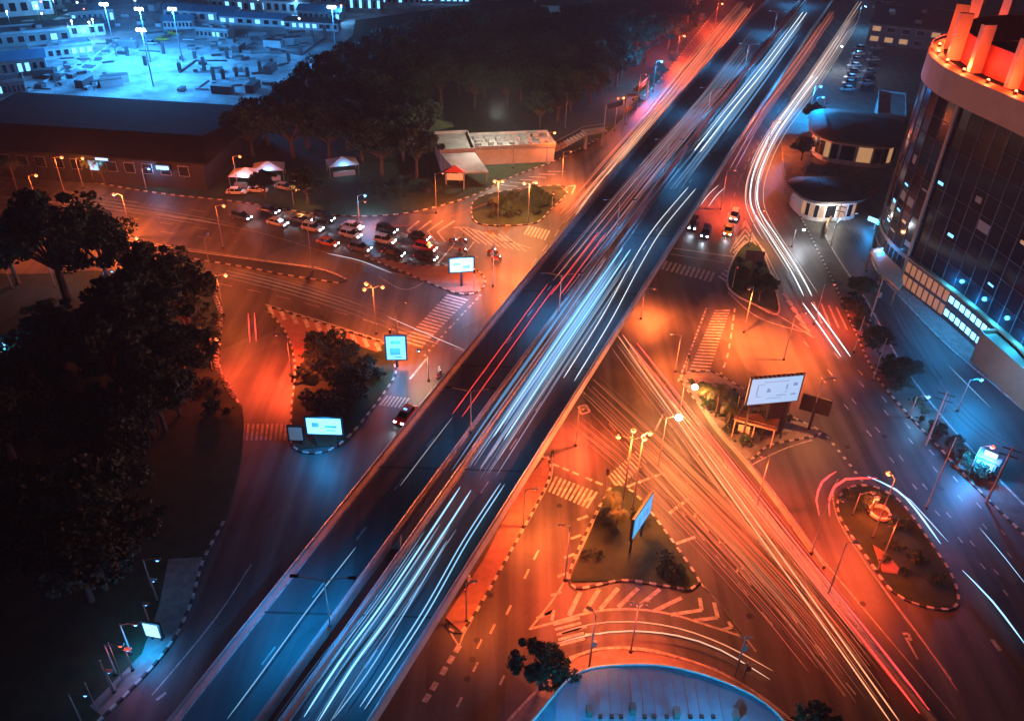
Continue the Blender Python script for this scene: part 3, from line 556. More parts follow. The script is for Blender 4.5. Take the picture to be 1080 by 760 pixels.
# ------------------------------------------------------------------ stalls, transit building, gate sign
for i, (c, lb) in enumerate((((262, 195), 'blue lit stall with pale canopy left of the orange tree'), ((285, 188), 'small blue lit stall behind the parked vans'), ((362, 183), 'pale tent canopy at the corner of the wood'))):
    p = W(c); r = thing('market_stall', lb, 'stall', (p.x, p.y, .16), R(10 * i))
    mb = MB(); mb.add([(-3.5, -2.5, 2.6), (3.5, -2.5, 2.6), (3.5, 2.5, 2.6), (-3.5, 2.5, 2.6), (0, 0, 4)], [(0, 1, 4), (1, 2, 4), (2, 3, 4), (3, 0, 4)]); mb.build('canopy', M['white'], r)
    for x in (-3.3, 3.3):
        for y in (-2.3, 2.3): MB().cyl((x, y, 0), (x, y, 2.6), .06).build('post', M['metal'], r)
    MB().box((0, -1.6, .5), (5, .8, 1)).build('counter', M['wall'], r); MB().box((0, 0, 2.45), (2, .2, .12)).build('strip_light', E_['white'], r); light(r, (0, -2.8, 3.4), COOL, 350, .3)
tb = W((515, 172)); st = thing('station_building', 'white low station building with an open roof court and grey stair canopy', 'station', (tb.x, tb.y, .16), R(12))
MB().box((-8, 2, 2.2), (8, 12, 4.4)).box((6, 3, 1.9), (20, 9, 3.8)).build('wall', M['white'], st)
mb = MB()
for a, b, sx, sy in ((-8, 2, 8.4, 12.4), (6, 3, 20.4, 9.4)):
    mb.box((a, b, 4.55 if a < 0 else 3.95), (sx, sy, .3)); zt = 5 if a < 0 else 4.4
    for s in (-1, 1): mb.box((a + s * (sx / 2 - .15), b, zt), (.3, sy, .7)); mb.box((a, b + s * (sy / 2 - .15), zt + .002), (sx - .6, .3, .7))
mb.build('roof', M['concrete'], st)
mb = MB(); mb.add([(-14, 6, 6), (-7, 9, 6), (-7, 12, 6), (-13, 12, 6), (-11, 9, 8)], [(0, 1, 4), (1, 2, 4), (2, 3, 4), (3, 0, 4)]); mb.build('pitched_roof', M['grass'], st)
for k in range(21): MB().box((-2 + (k % 7) * 2.5 + random.uniform(-.4, .4), .6 + (k // 7) * 2.3, 4.5), (random.uniform(.7, 1.8), random.uniform(.6, 1.2), random.uniform(.5, 1.3))).build('roof_unit', M['ac'], st)
mb = MB(); mb.add([(-12, -4.5, 4.4), (-4, -4.5, 4.4), (-2, -12, 2.6), (-9, -12, 2.6), (-12, -4.5, 4.1), (-4, -4.5, 4.1), (-2, -12, 2.3), (-9, -12, 2.3)], [(0, 1, 2, 3), (4, 5, 6, 7), (0, 1, 5, 4), (2, 3, 7, 6), (1, 2, 6, 5), (3, 0, 4, 7)]); mb.build('canopy', M['slab'], st)
for x, y in ((-8.6, -11.6), (-2.4, -11.6), (-11.6, -5), (-4.4, -5)): MB().cyl((x, y, 0), (x, y, 2.4 if y < -8 else 4.1), .12).build('post', M['metal'], st)
light(st, (2, -2, 13), (1, .88, .7), 12000, .5)
p = W((600, 160)); r = thing('footbridge_stair', 'grey stair and ramp structure between the white building and the road', 'stair', (p.x, p.y, .16), R(25))
mb = MB()
for k in range(12): mb.box((-6 + k * .9, 0, .25 + k * .33), (.92, 2.6, .3))
mb.build('steps', M['concrete'], r); MB().box((7, 0, 4.3), (6, 3, .35)).build('landing', M['concrete'], r); mb = MB()
for y in (-1.3, 1.3): mb.cyl((-6, y, 1.3), (4.4, y, 5.3), .05); mb.cyl((4.4, y, 5.3), (10, y, 5.4), .05)
mb.build('handrail', M['metal'], r)
for x in (4.6, 9.5): MB().box((x, 0, 2.05), (.5, .8, 4.1)).build('pier', M['concrete'], r)
p = W((480, 200)); r = thing('gate_sign', 'orange lit sign panel on a small gate before the white building', 'sign', (p.x, p.y, .16))
for x in (-2, 2): MB().box((x, 0, 1.8), (.35, .35, 3.6)).build('post', M['pole'], r)
MB().box((0, -.05, 2.9), (3.6, .2, 1.5)).build('panel', em('sign_orange', (1, .3, .1), .8), r)
mb = MB(); mb.add([(-2.4, -.8, 4.2), (2.4, -.8, 4.2), (2.4, .8, 4.2), (-2.4, .8, 4.2), (0, 0, 5.6)], [(0, 1, 4), (1, 2, 4), (2, 3, 4), (3, 0, 4), (3, 2, 1, 0)]); mb.build('roof', M['redwall'], r)
p0, p1 = W((636, 148)), W((650, 138)); 
for i, (a, b, h, lb) in enumerate((((636, 147), (656, 141), 9, 'tall sign gantry on two posts by the kerb beside the wood'), ((671, 118), (682, 106), 7, 'second pair of gantry posts farther along the kerb'))):
    A, B = W(a), W(b); c = (A + B) / 2; r = thing('sign_gantry', lb, 'gantry', (c.x, c.y, .16)); A -= c; B -= c
    for q in (A, B): MB().cyl((q.x, q.y, 0), (q.x, q.y, h), .16, .12).build('post', M['pole'], r)
    MB().cyl((A.x, A.y, h), (B.x, B.y, h), .1).build('crossbeam', M['pole'], r); d = B - A
    MB().box((0, 0, h - .8), (d.length * .8, .12, 1.3), math.atan2(d.y, d.x)).build('sign_back', M['walld'], r)

# ------------------------------------------------------------------ tower with red crown
TWH = 34.0
plan = [Vector((104, 20, 0)), W((1130, 462)), W((1062, 398)), W((1000, 341)), W((951, 302)), Vector((71.6, 146, 0)), Vector((73, 155, 0)), Vector((78, 163, 0)), Vector((86, 168, 0)), Vector((98, 170, 0)), Vector((125, 172, 0))]
for v in plan: v.z = 0
TP = resample(smooth(plan, 1.5), 3.0); TO = Vector((80, 135, .16))
tw = thing('glass_tower', 'dark curved glass tower with beige band and red lit crown on its roof', 'tower', TO)
back = [Vector((170, 172, 0)), Vector((170, 20, 0))]
def strip(mb, P, z0, z1, out=0, mi=0):
    n = len(P); N = []
    for i in range(n): d = (P[min(i + 1, n - 1)] - P[max(i - 1, 0)]).normalized(); N.append(Vector((-d.y, d.x, 0)))
    V = [P[i] + N[i] * out + Vector((0, 0, z0)) for i in range(n)] + [P[i] + N[i] * out + Vector((0, 0, z1)) for i in range(n)]
    mb.add(V, [(i, i + 1, n + i + 1, n + i) for i in range(n - 1)], mi); return N
mb = MB(); NN = strip(mb, TP, 6, TWH); mb.build('glass_facade', M['glass'], tw, TO)
mb = MB(); mb.prism(TP + back, TWH - .3, TWH, bottom=True); mb.prism([p for p in TP + back], 0, .2); mb.build('wall', M['walld'], tw, TO)
mb = MB()
for i, p in enumerate(TP):
    d = NN[i]; mb.box((p.x + d.x * .06, p.y + d.y * .06, (TWH + 6) / 2), (.12, .08, TWH - 6), math.atan2(d.y, d.x))
for z in (9.5, 13, 16.5, 20, 23.5, 27, 30.5):
    mb.tube([p + NN[i] * .08 + Vector((0, 0, z)) for i, p in enumerate(TP)], .055, 4)
mb.build('mullions', mat('mullion', (.05, .05, .055), .5), tw, TO)
mb = MB(); strip(mb, TP, TWH, 38.5, .5); strip(mb, TP, TWH - .02, TWH - .02, .5); N_ = NN; 
n = len(TP); V = [TP[i] + N_[i] * .5 + Vector((0, 0, TWH)) for i in range(n)] + [TP[i] - N_[i] * .5 + Vector((0, 0, TWH)) for i in range(n)]; mb.add(V, [(i, i + 1, n + i + 1, n + i) for i in range(n - 1)])
V = [TP[i] + N_[i] * .5 + Vector((0, 0, 38.5)) for i in range(n)] + [TP[i] - N_[i] * 2 + Vector((0, 0, 38.5)) for i in range(n)]; mb.add(V, [(i, i + 1, n + i + 1, n + i) for i in range(n - 1)])
mb.build('beige_band', M['beige'], tw, TO)
mb = MB(); mb.prism([TP[i] - N_[i] * 1.9 for i in range(n)] + back, 38.2, 38.3); mb.build('roof', M['roofdark'], tw, TO)
# crown wall, fins and floodlights
k0 = 3; CP = [TP[i] - N_[i] * 4 + Vector((0, 0, 0)) for i in range(n)]
mb = MB(); strip(mb, CP, 38.4, 43); strip(mb, [TP[i] - N_[i] * 4.4 for i in range(n)], 38.4, 43); V = [TP[i] - N_[i] * 4 + Vector((0, 0, 43)) for i in range(n)] + [TP[i] - N_[i] * 4.4 + Vector((0, 0, 43)) for i in range(n)]; mb.add(V, [(i, i + 1, n + i + 1, n + i) for i in range(n - 1)]); mb.build('crown_wall', M['redwall'], tw, TO)
mb = MB(); mb.tube([TP[i] + N_[i] * .3 + Vector((0, 0, 39.3)) for i in range(n)], .07); mb.build('roof_rail', M['redwall'], tw, TO)
for i in range(12, n - 3, 3):
    p = TP[i]; d = N_[i]; a = math.atan2(d.y, d.x); c = p - d * 2.9
    MB().box((c.x, c.y, 42.2), (2.2, .9, 7.6), a).build('fin', M['fin'], tw, TO)
for i in range(12, n - 3, 2):
    p = TP[i] - N_[i] * 1.0; q = p - TO
    fl = MB().box((p.x, p.y, 38.75), (.5, .5, .3)).build('crown_light', M['black'], tw, TO); MB().dome((p.x, p.y, 38.95), .28, .25, 8, 3, full=True).build('lens', E_['orange'], fl, TO)
    light(tw, (q.x, q.y, 39.3), (1, .11, .035), 1900, .25)
c = Vector((112, 120, 0)); MB().box((c.x, c.y, 41.5), (30, 26, 6.5), R(-12)).build('plant_room', M['walld'], tw, TO)
for x, y in ((100, 128), (106, 138), (98, 112)): MB().box((x, y, 45.6), (3.2, 3, 1.6), R(-12)).build('roof_unit', M['ac'], tw, TO)
MB().cyl((96, 118, 45), (126, 124, 52), .2).build('crane_arm', M['metal'], tw, TO)
q = Vector((97, 124, 43)) - TO; 
pl = MB().dome((97, 124, 43.4), .4, .4, 8, 3, full=True).build('roof_lamp', E_['blue'], tw, TO); light(tw, (q.x - 1, q.y, 44), COOL, 900, .3)
# ground floor: podium glazing
ci = min(range(n), key=lambda i: (TP[i] - plan[4]).length)
for i in range(n - 1):
    a, b = TP[i], TP[i + 1]; mid = (a + b) / 2; d = N_[i]; ang = math.atan2((b - a).y, (b - a).x); Ln = (b - a).length
    if i < ci - 11: m_, lab = M['carglass'], None
    elif i < ci - 4: m_, lab = E_['shopwin'], 'bright blue white shop window'
    elif i < ci: m_, lab = E_['orangewin'], 'dim orange shop window'
    else: m_, lab = M['carglass'], None
    sf = MB().box((mid.x, mid.y, 3.05), (Ln, .3, 5.9), ang).build('shopfront', M['walld'], tw, TO)
    if i > ci + 12: continue
    for z in (1.5, 4.1):
        for s in (-.25, .25):
            c = mid + (b - a) * s + d * .2; MB().box((c.x, c.y, z + .1), (Ln * .36, .1, 1.9 if m_ != E_['shopwin'] else 1.1), ang).build('pane', m_, sf, TO, lab)
for i in range(max(0, ci - 12), ci - 3, 2):
    q = TP[i] + N_[i] * 1.2 - TO; light(tw, (q.x, q.y, 7.2), (.02, .38, 1), 2000, .3)
mb = MB(); strip(mb, TP[:ci + 1], 6.0, 6.35, .9); V = [TP[i] + N_[i] * .9 + Vector((0, 0, 6.35)) for i in range(ci + 1)] + [TP[i] + N_[i] * .1 + Vector((0, 0, 6.35)) for i in range(ci + 1)]; k = ci + 1; mb.add(V, [(i, i + 1, k + i + 1, k + i) for i in range(k - 1)]); mb.build('ledge', M['beige'], tw, TO)
cp = TP[ci]; MB().cyl((cp.x - .5, cp.y - .2, 0), (cp.x - .5, cp.y - .2, TWH), .28, .28, 8).build('corner_column', M['beige'], tw, TO, 'beige full height column at the tower corner')
for k, (i, z) in enumerate(((ci + 1, 11), (ci + 2, 12), (ci + 3, 12.5), (ci + 2, 17), (ci + 4, 24), (ci + 6, 27), (ci - 3, 14), (ci - 7, 11), (ci - 8, 20), (ci + 3, 8.5), (ci - 1, 21))):
    a, b = TP[i], TP[i + 1]; mid = (a + b) / 2 + N_[i] * .07; MB().box((mid.x, mid.y, z), (1.3, .06, .3 if k % 2 else .5), math.atan2((b - a).y, (b - a).x)).build('lit_window', E_['dimblue'] if k % 4 else E_['warmwin'], tw, TO)
for k in range(20):
    i = random.randrange(ci - 13, n - 4); z = 7.75 + 3.5 * random.randrange(7); a, b = TP[i], TP[i + 1]; mid = (a + b) / 2 + N_[i] * .03
    MB().box((mid.x, mid.y, z + .1), (random.choice((2.7, 1.3, 2)), .05, random.choice((1.6, 1.0, .4))), math.atan2((b - a).y, (b - a).x)).build('glow_pane', E_['faint'], tw, TO)  # faint glow added to panes for reflections and lit rooms
# entrance canopy
r = thing('entrance_canopy', 'curved orange beige canopy at the foot of the tower corner', 'canopy', (69.5, 146, .16))
ca = [W((918, 266), 4), W((926, 262), 4), W((950, 285), 4), W((952, 300), 4), W((948, 306), 4), W((930, 290), 4)]
MB().prism([c - Vector((69.5, 146, 0)) for c in ca], 3.7, 4.1, bottom=True).build('roof_slab', M['fin'], r)
for c in (ca[0], ca[4], ca[5]): q = c - Vector((69.5, 146, 0)); q = q * .92; MB().cyl((q.x, q.y, 0), (q.x, q.y, 3.7), .2).build('column', M['beige'], r)
light(r, (-1, 0, 7), (1, .4, .15), 700, .3)
for i, (c, z, pw) in enumerate((((935, 250), 3, 3500), ((945, 262), 3, 3500), ((921, 243), 2, 1200))):
    p = W(c); r = thing('entrance_light', 'bright blue white light strip at the tower entrance, %s' % ('upper', 'lower', 'leftmost')[i], 'light', (p.x, p.y, .16), R(-50)); MB().box((0, 0, z), (3.6, .3, .9)).build('tube', E_['bluewin'], r); MB().box((0, .2, z / 2), (.2, .2, z)).build('post', M['metal'], r); light(r, (0, -1, z), BLUE, pw, .4)
# far corner building of shops
p = W((1075, 405)); house(p, 14, 8, 5, 'warm lit shop building at the right edge beside the tower', R(100), 'beige', 'beige', 'flat', nwin=4, lit='warm'); 

# ------------------------------------------------------------------ pavilions east of the road
def pavilion(c, rx, ry, h, label, rz=0, lit='white'):
    p = W(c); r = thing('pavilion', label, 'pavilion', (p.x, p.y, .16), rz)
    def ring(k, z): return [(rx * k * math.copysign(abs(math.cos(t)) ** .6, math.cos(t)), ry * k * math.copysign(abs(math.sin(t)) ** .6, math.sin(t)), z) for t in [2 * math.pi * i / 28 for i in range(28)]]
    mb = MB(); a, b, c2, d = ring(1.08, h), ring(1.08, h + .5), ring(.7, h + 1.1), ring(.02, h + 1.4); V = a + b + c2 + d
    mb.add(V, [(28 * k + i, 28 * k + (i + 1) % 28, 28 * k + 28 + (i + 1) % 28, 28 * k + 28 + i) for k in range(3) for i in range(28)] + [tuple(range(28))[::-1]]); mb.build('roof', M['rooftile'], r)
    mb = MB(); a, b = ring(.9, 0), ring(.9, h); mb.add(a + b, [(i, (i + 1) % 28, 28 + (i + 1) % 28, 28 + i) for i in range(28)]); mb.build('wall', M['white'], r)
    for i in range(15, 27):
        a = ring(.905, 0)[i]; b = ring(.905, 0)[(i + 1) % 28]; ang = math.atan2(b[1] - a[1], b[0] - a[0]); ln = math.hypot(b[0] - a[0], b[1] - a[1])
        MB().box(((a[0] + b[0]) / 2, (a[1] + b[1]) / 2, h * .5), (ln * .8, .12, h * .6), ang).build('window', E_['warmwin'] if (lit == 'warm' and i % 3 == 0) or (lit == 'white' and i % 2) else M['carglass'], r)
    return r
pv = pavilion((866, 222), 7, 6.5, 4.5, 'round cornered pavilion with dark roof and pale lit walls', R(10)); light(pv, (-2, -8.5, 3.5), (1, .9, .75), 1500, .4)
pv = pavilion((897, 160), 11, 12, 6, 'larger dark roofed pavilion behind the round one with few lit windows', R(-15), 'warm')
house((935, 130), 7, 22, 5, 'narrow grey building with stepped roof beside the tower', R(-20), 'wall', 'concrete', 'flat', nwin=2, lit='warm')
house((925, 150), 6, 5, 4, 'small hut with pale gable between pavilion and tower', R(-20), 'beige', 'rooftile', 1.4, nwin=2, lit='warm')
house((960, 40), 30, 36, 7, 'wide dark flat roofed block behind the tower', R(-22), 'walld', 'roofdark', 'flat', nwin=6, lit='warm')
house((1000, -20), 30, 20, 9, 'far block at the top right with blue roof edge', R(-22), 'walld', 'blueroof', 'flat', nwin=6, lit='blue')
house((930, -12), 16, 20, 6, 'low block at the top beyond the parked cars', R(-22), 'walld', 'rooftile', 'flat', nwin=4, lit='blue')
house((838, 215), 3, 2.4, 2.8, 'small orange lit booth at the road bend', R(10), 'beige', 'redwall', 'flat', nwin=1, lit='warm')
# garden wall round the forecourt
mb = MB(); Q = smooth([W(p) for p in [(870, 248), (872, 238), (885, 226), (905, 214), (925, 205)]], 1.5)
for a, b in zip(Q, Q[1:]): d = b - a; mb.box(((a.x + b.x) / 2, (a.y + b.y) / 2, .8), (d.length + .05, .3, 1.3), math.atan2(d.y, d.x))
tag(mb.build('garden_wall', M['beige'], None, (Q[0].x, Q[0].y, .16)), 'low curved garden wall round the driveway by the pavilion', 'wall')
# kiosk
p = W((1037, 497)); r = thing('kiosk', 'bright blue lit kiosk on the verge beside the wide road', 'kiosk', (p.x, p.y, .16), R(-40))
MB().box((0, 0, 1.2), (2.4, 1.8, 2.4)).build('wall', M['white'], r); MB().box((0, 0, 2.5), (3, 2.4, .2)).build('roof', M['blueroof'], r); MB().box((0, -.95, 1.4), (1.8, .08, 1.2)).build('window', E_['bluewin'], r); MB().box((0, 0, 2.9), (1.6, .3, .6)).build('sign', E_['bluewin'], r); light(r, (-1, -2, 3.4), BLUE, 6000, .4)

# ------------------------------------------------------------------ billboards
def board(base, wd, hh, z, rz, label, col=None, st=0, name='billboard', back='black', legs=2, cat='billboard', tilt=0, pic=None, frame=.25, light_=None, zb=.16, rnd=False):
    p = W(base); r = thing(name, label, cat, (p.x, p.y, zb), rz)
    xs = (-wd * .32, wd * .32) if legs == 2 else (0,) if legs == 1 else (-wd * .4, 0, wd * .4)
    for x in xs: MB().cyl((x, .25, 0), (x, .25, z + hh * .8), .14 if legs > 1 else .22, n=8).build('post', M['black'], r)
    MB().box((0, .06, z + hh / 2), (wd + frame * 2, .3, hh + frame * 2)).build('frame', M[back], r)
    if col: s = MB().box((0, -.13, z + hh / 2), (wd, .08, hh)).build('screen', em('screen_' + name, col, st), r)
    else: s = MB().box((0, -.12, z + hh / 2), (wd, .06, hh)).build('panel', M['walld'], r)
    if pic:
        mb = MB()
        for x, zz, a, b in pic: mb.box((x * wd, -.185, z + hh * zz), (a * wd, .02, b * hh))
        mb.build('picture', em('picture', (.08, .3, .7), .8), s)
    if light_: light(r, (0, -1.8, z + hh / 2), light_[0], light_[1], .5)
    return r
bb = board((803, 466), 7.3, 4.2, 7, R(11), 'large pale blue screen on a dark steel frame above the palm island', (.3, .62, .95), .9, 'led_billboard', pic=[(-.13, .5, .08, .09), (-.14, .55, .04, .12), (.22, .62, .03, .2), (.22, .42, .05, .03), (-.36, .55, .02, .4), (.38, .7, .08, .12), (.0, .2, .3, .02), (.0, .86, .5, .02), (.38, .3, .1, .06), (.14, .3, .2, .03), (-.32, .3, .1, .02), (-.3, .78, .14, .02)], legs=3)
mb = MB()
for k in range(12): mb.box((-3.6 + k * .65, -.2, 11.6), (.14, .5, .1)); 
mb.build('spotlight_row', M['metal'], bb); mb = MB()
for z in (1.5, 3, 4.6, 6.2): mb.box((0, .9, z), (7.4, .1, .1)); mb.box((0, 2.2, z), (7.4, .1, .1))
for x in (-3.6, 0, 3.6): mb.box((x, 2.2, 3.4), (.14, .14, 6.8)); mb.cyl((x, .9, 6.6), (x, 2.2, .2), .06)
mb.build('lattice', M['black'], bb); MB().box((1.6, 1.4, 3.2), (3.2, 1.4, 5.6)).build('cabinet', M['black'], bb)
p = W((793, 462)); r = thing('shelter', 'small shelter with dark roof and pale frame at the foot of the big screen', 'shelter', (p.x, p.y, .16), R(-22))
MB().box((0, 0, 3.3), (6, 2.6, .18)).box((0, -.8, 3.5), (5.6, .15, .15)).build('roof', M['redpave'], r)
for x in (-2.7, 0, 2.7): MB().box((x, -1.2, 1.6), (.14, .14, 3.2)).build('post', M['fin'], r)
MB().box((-1.3, -1.2, 2), (1.6, .1, 1.2)).build('panel', M['fin'], r); MB().box((0, -1.2, 3.1), (5.6, .12, .14)).build('beam', M['fin'], r); light(r, (-1, -3, 3), AMBER, 500, .3)
board((853, 452), 3.6, 2.2, 3.2, R(158), 'dark unlit billboard seen from behind, right of the big screen', legs=1)
board((672, 575), 5.2, 3.0, 3.4, R(60), 'narrow looking blue screen standing edge on over the triangle lawn', (.05, .45, .95), .9, 'led_billboard', pic=[(-.2, .5, .12, .5), (.05, .55, .08, .3), (.25, .4, .12, .4)], light_=(BLUE, 300), legs=2)
board((487, 303), 4.2, 2.6, 3.2, R(12), 'white blue screen on one pole at the tip of the red island', (.3, .65, 1), 2.6, 'led_billboard', legs=1, pic=[(-.2, .6, .3, .2), (.2, .35, .3, .25)], light_=(COOL, 2500))
bd = board((419, 388), 2.9, 4.2, 1.6, R(5), 'tall blue glowing advertising panel at the corner above the zebra crossing', (.15, .5, 1), 2.2, 'light_box', pic=[(0, .75, .5, .12), (-.05, .35, .55, .3), (.1, .1, .4, .06)], legs=1, light_=(BLUE, 1800))
board((345, 473), 4.6, 2.6, 2.6, R(0), 'dazzling blue white screen at the lower end of the shrub island', (.12, .5, 1), 4, 'led_billboard', legs=2, pic=[(-.25, .6, .2, .3), (.2, .5, .35, .15), (.2, .25, .25, .08)], light_=(BLUE, 1700))
board((314, 470), 1.8, 2.2, 1.0, R(0), 'small grey panel left of the dazzling blue screen', (.25, .35, .5), .25, 'light_box', legs=2)
board((165, 677), 1.6, 1.9, 1.0, R(-10), 'small glowing blue white panel on the dark lower pavement', (.35, .75, 1), 1.6, 'light_box', legs=2, light_=(BLUE, 900))
board((788, 308), 2.8, 1.4, 6.6, R(175), 'dark sign board seen from behind on a tall orange pole', legs=1, name='road_sign', cat='road sign')
for i, (c, rz) in enumerate((((130, 345), 10), ((122, 358), 20))): board(c, 1.2, 5, .6, R(60 + rz), 'slim blue lit banner in the dark park, %s of two' % ('upper', 'lower')[i], (.1, .35, .6), .35, 'banner', legs=1)

# ------------------------------------------------------------------ blue roofed hall at the bottom
RO = W((690, 730)); RO.z = .16; rz_ = 4.5
bh = thing('curved_hall', 'curved hall with a blue lit and blue tinted metal roof at the bottom edge', 'hall', RO)
edge = smooth([W(p, rz_) for p in [(520, 800), (560, 762), (598, 718), (622, 705), (660, 701), (700, 702), (740, 711), (775, 724), (806, 741), (830, 765), (850, 800)]], .8)
mb = MB(); mb.prism(edge, rz_ - .3, rz_); mb.build('roof', M['blueroof'], bh, RO)  # blue of the lamp light is put into the roof colour
mb = MB(); cen = Vector((RO.x, RO.y - 12, 0)); mb.prism([p + (cen - p).normalized() * .5 for p in edge], .16, rz_ - .302); mb.build('wall', M['walld'], bh, RO)
mb = MB(); mb.tube([p + Vector((0, 0, .1)) for p in edge], .12); mb.build('roof_edge', M['white'], bh, RO)
mb = MB()
for k in range(18):
    x = 3 + k * 1.05; ys = [p.y for p in edge if abs(p.x - x) < .7]
    if ys: mb.box((x, (max(ys) + 30) / 2 - .3, rz_ + .03), (.05, max(ys) - 30 - .6, .06))
mb.build('roof_seam', M['ac'], bh, RO)
for x, y in ((621, 752), (667, 750), (713, 754), (775, 757)): p = W((x, y), rz_); MB().box((p.x, p.y, rz_ + .45), (.55, .8, .9)).build('chimney', M['walld'], bh, RO)
for x in (633, 645, 655, 680, 690, 703, 728, 740, 752): p = W((x, 756), rz_); MB().box((p.x, p.y, rz_ + .12), (.35, .35, .25)).build('skylight', M['kblack'], bh, RO)
for (x, y), pw in (((600, 775), 900), ((760, 775), 1100), ((690, 790), 900)): q = W((x, y), rz_ + 3) - RO; q.z = rz_ + 3; light(bh, q, (.02, .5, 1), pw * 1.8, .3)
for x, y, hh in ((621, 706, 6), (775, 712, 6.5), (783, 718, 3)):
    p = W((x, y)); r = thing('utility_post', 'utility post with boxes at the %s of the blue roof' % ('left end' if x < 700 else 'right end' if x < 780 else 'low right corner'), 'post', (p.x, p.y, .16)); MB().cyl((0, 0, 0), (0, 0, hh), .12, .09).build('pole', M['ac'], r); MB().box((.2, 0, hh * .7), (.5, .3, .8)).build('cabinet', M['ac'], r); MB().box((0, 0, hh - .3), (1.6, .1, .1)).build('crossbar', M['ac'], r)
# utility poles with wires along the east kerb
prev = None; UPX = [(862, 140), (845, 200), (875, 262), (915, 345), (976, 470), (1040, 530)]
for i, c in enumerate(UPX):
    p = W(c); h = 9.5; r = thing('utility_pole', 'wooden utility pole with crossarms on the east kerb, %s from the far end' % ('first', 'second', 'third', 'fourth', 'fifth', 'sixth')[i], 'utility pole', (p.x, p.y, .16), R(-30), 'utility poles on the east kerb')
    MB().cyl((0, 0, 0), (0, 0, h), .16, .11).build('pole', M['pole'], r)
    for z in (h - .5, h - 1.5): MB().box((0, 0, z), (2.2, .12, .12)).build('crossarm', M['black'], r)
    if i in (1, 3): MB().cyl((.3, 0, 6), (.3, 0, 7), .28).build('transformer', M['ac'], r)
    if prev is not None:
        for k, o in enumerate((-.9, 0, .9)):
            P = [prev.lerp(p, t) + Vector((o, o * .4, 9.2 - 3.2 * t * (1 - t))) for t in [j / 12 for j in range(13)]]
            mb = MB(); mb.tube(P, .03, 4); m0 = P[0]; tag(mb.build('wire', M['kblack'], None, m0), 'black wire sagging between utility poles on the east kerb', 'wire', 'wires along the east kerb')
    prev = p
# slim masts and palms' posts on the verge
for i, (b, h) in enumerate((((920, 402), 8), ((976, 537), 12), ((985, 457), 7), ((900, 372), 7), ((660, 132), 8), ((596, 137), 9), ((541, 178), 9))):
    p = W(b); r = thing('slim_mast', 'slim bare mast %s' % ('on the verge below the tower corner', 'on the wide dark road edge by the kiosk', 'on the verge beside the white blue lamp', 'in the red lit verge', 'by the kerb near the gantry', 'between stair and wood', 'beside the white building')[i], 'mast', (p.x, p.y, .16)); MB().cyl((0, 0, 0), (0, 0, h), .09, .05, 6).build('shaft', M['pole'], r); MB().cyl((0, 0, 0), (0, 0, .3), .22, .16).build('base', M['black'], r)
# ring railing beside the ramp
Q = resample(smooth([W(p) for p in [(232, 318), (237, 335), (234, 360), (233, 385), (240, 402), (252, 422)]], 1), 1.0)
for p in Q:
    mb = MB(); mb.tube([Vector((.4 * math.cos(t), 0, .55 + .5 * math.sin(t))) for t in [2 * math.pi * k / 12 for k in range(13)]], .09); o = mb.build('ring_bollard', M['kwhite'], None, (0, 0, 0)); o.location = (p.x - .6, p.y, .16); tag(o, 'white ring shaped bollard standing along the kerb of the ramp', 'bollard', 'ring bollards along the ramp')
for i, (c, rz, col, lb) in enumerate((((500, 307), 20, 'red', 'traffic light beside the white blue screen'), ((581, 505), 200, 'red', 'traffic light at the top of the long red pavement'), ((637, 524), 120, 'orange', 'traffic light at the upper left corner of the triangle'), ((772, 304), 80, 'orange', 'traffic light on the island right of the flyover'), ((722, 402), 150, 'red', 'traffic light at the tip of the screen island'), ((413, 372), 0, 'red', 'traffic light beside the tall blue advertising panel'), ((582, 224), 30, 'orange', 'traffic light at the right end of the north shrub island'))):
    p = W(c); r = thing('traffic_light', lb, 'traffic light', (p.x, p.y, .16), R(rz)); MB().cyl((0, 0, 0), (0, 0, 4.2), .08, .06).build('pole', M['pole'], r)
    hs = MB().box((0, -.12, 4.2), (.36, .26, 1.05)).build('housing', M['black'], r)
    for k, z in enumerate((4.52, 4.2, 3.88)): MB().cyl((0, -.26, z), (0, -.29, z), .12, n=10).build('lens', E_[col] if k == (0 if col == 'red' else 1) else M['carglass'], hs)
for i in range(26):
    c = random.choice(((random.uniform(560, 900), random.uniform(300, 440)), (random.uniform(460, 620), random.uniform(520, 740)), (random.uniform(650, 900), random.uniform(480, 700)), (random.uniform(250, 470), random.uniform(280, 360)), (random.uniform(880, 1050), random.uniform(430, 660))))
    p = W(c)
    if fL(p.y) - 1 < p.x < fR(p.y) + 1: continue
    r = MB().cyl((0, 0, 0), (0, 0, .012), .36, n=14).cyl((0, 0, .012), (0, 0, .018), .25, n=10).build('manhole_cover', M['black']); r.location = (p.x, p.y, .04); tag(r, 'round dark manhole cover set in the asphalt', 'manhole cover', 'manhole covers')
# planter ring on teardrop island
p = W((927, 543)); r = thing('round_planter', 'round orange brick planter in the teardrop island', 'planter', (p.x, p.y, .16)); mb = MB()
mb.tube([Vector((1.25 * math.cos(t), 1.25 * math.sin(t), .3)) for t in [2 * math.pi * k / 20 for k in range(21)]], .28, 6); mb.build('rim', M['fin'], r); MB().cyl((0, 0, 0), (0, 0, .3), 1.1, n=16).build('soil', M['earth'], r); light(lamp((921, 520), 4, RED, 700, 'short orange lamp above the round planter', bulb=.15), (0, 0, 3), RED, 300)
p = W((938, 600)); tag(MB().prism([v - p for v in [W((920, 575)), W((935, 585)), W((948, 600)), W((946, 606)), (W((930, 604)))]], 0, .05).build('planting_bed', M['redpave'], None, (0, 0, 0)), 'flat red bed at the lower end of the teardrop island', 'flower bed').location = (p.x, p.y, .17)

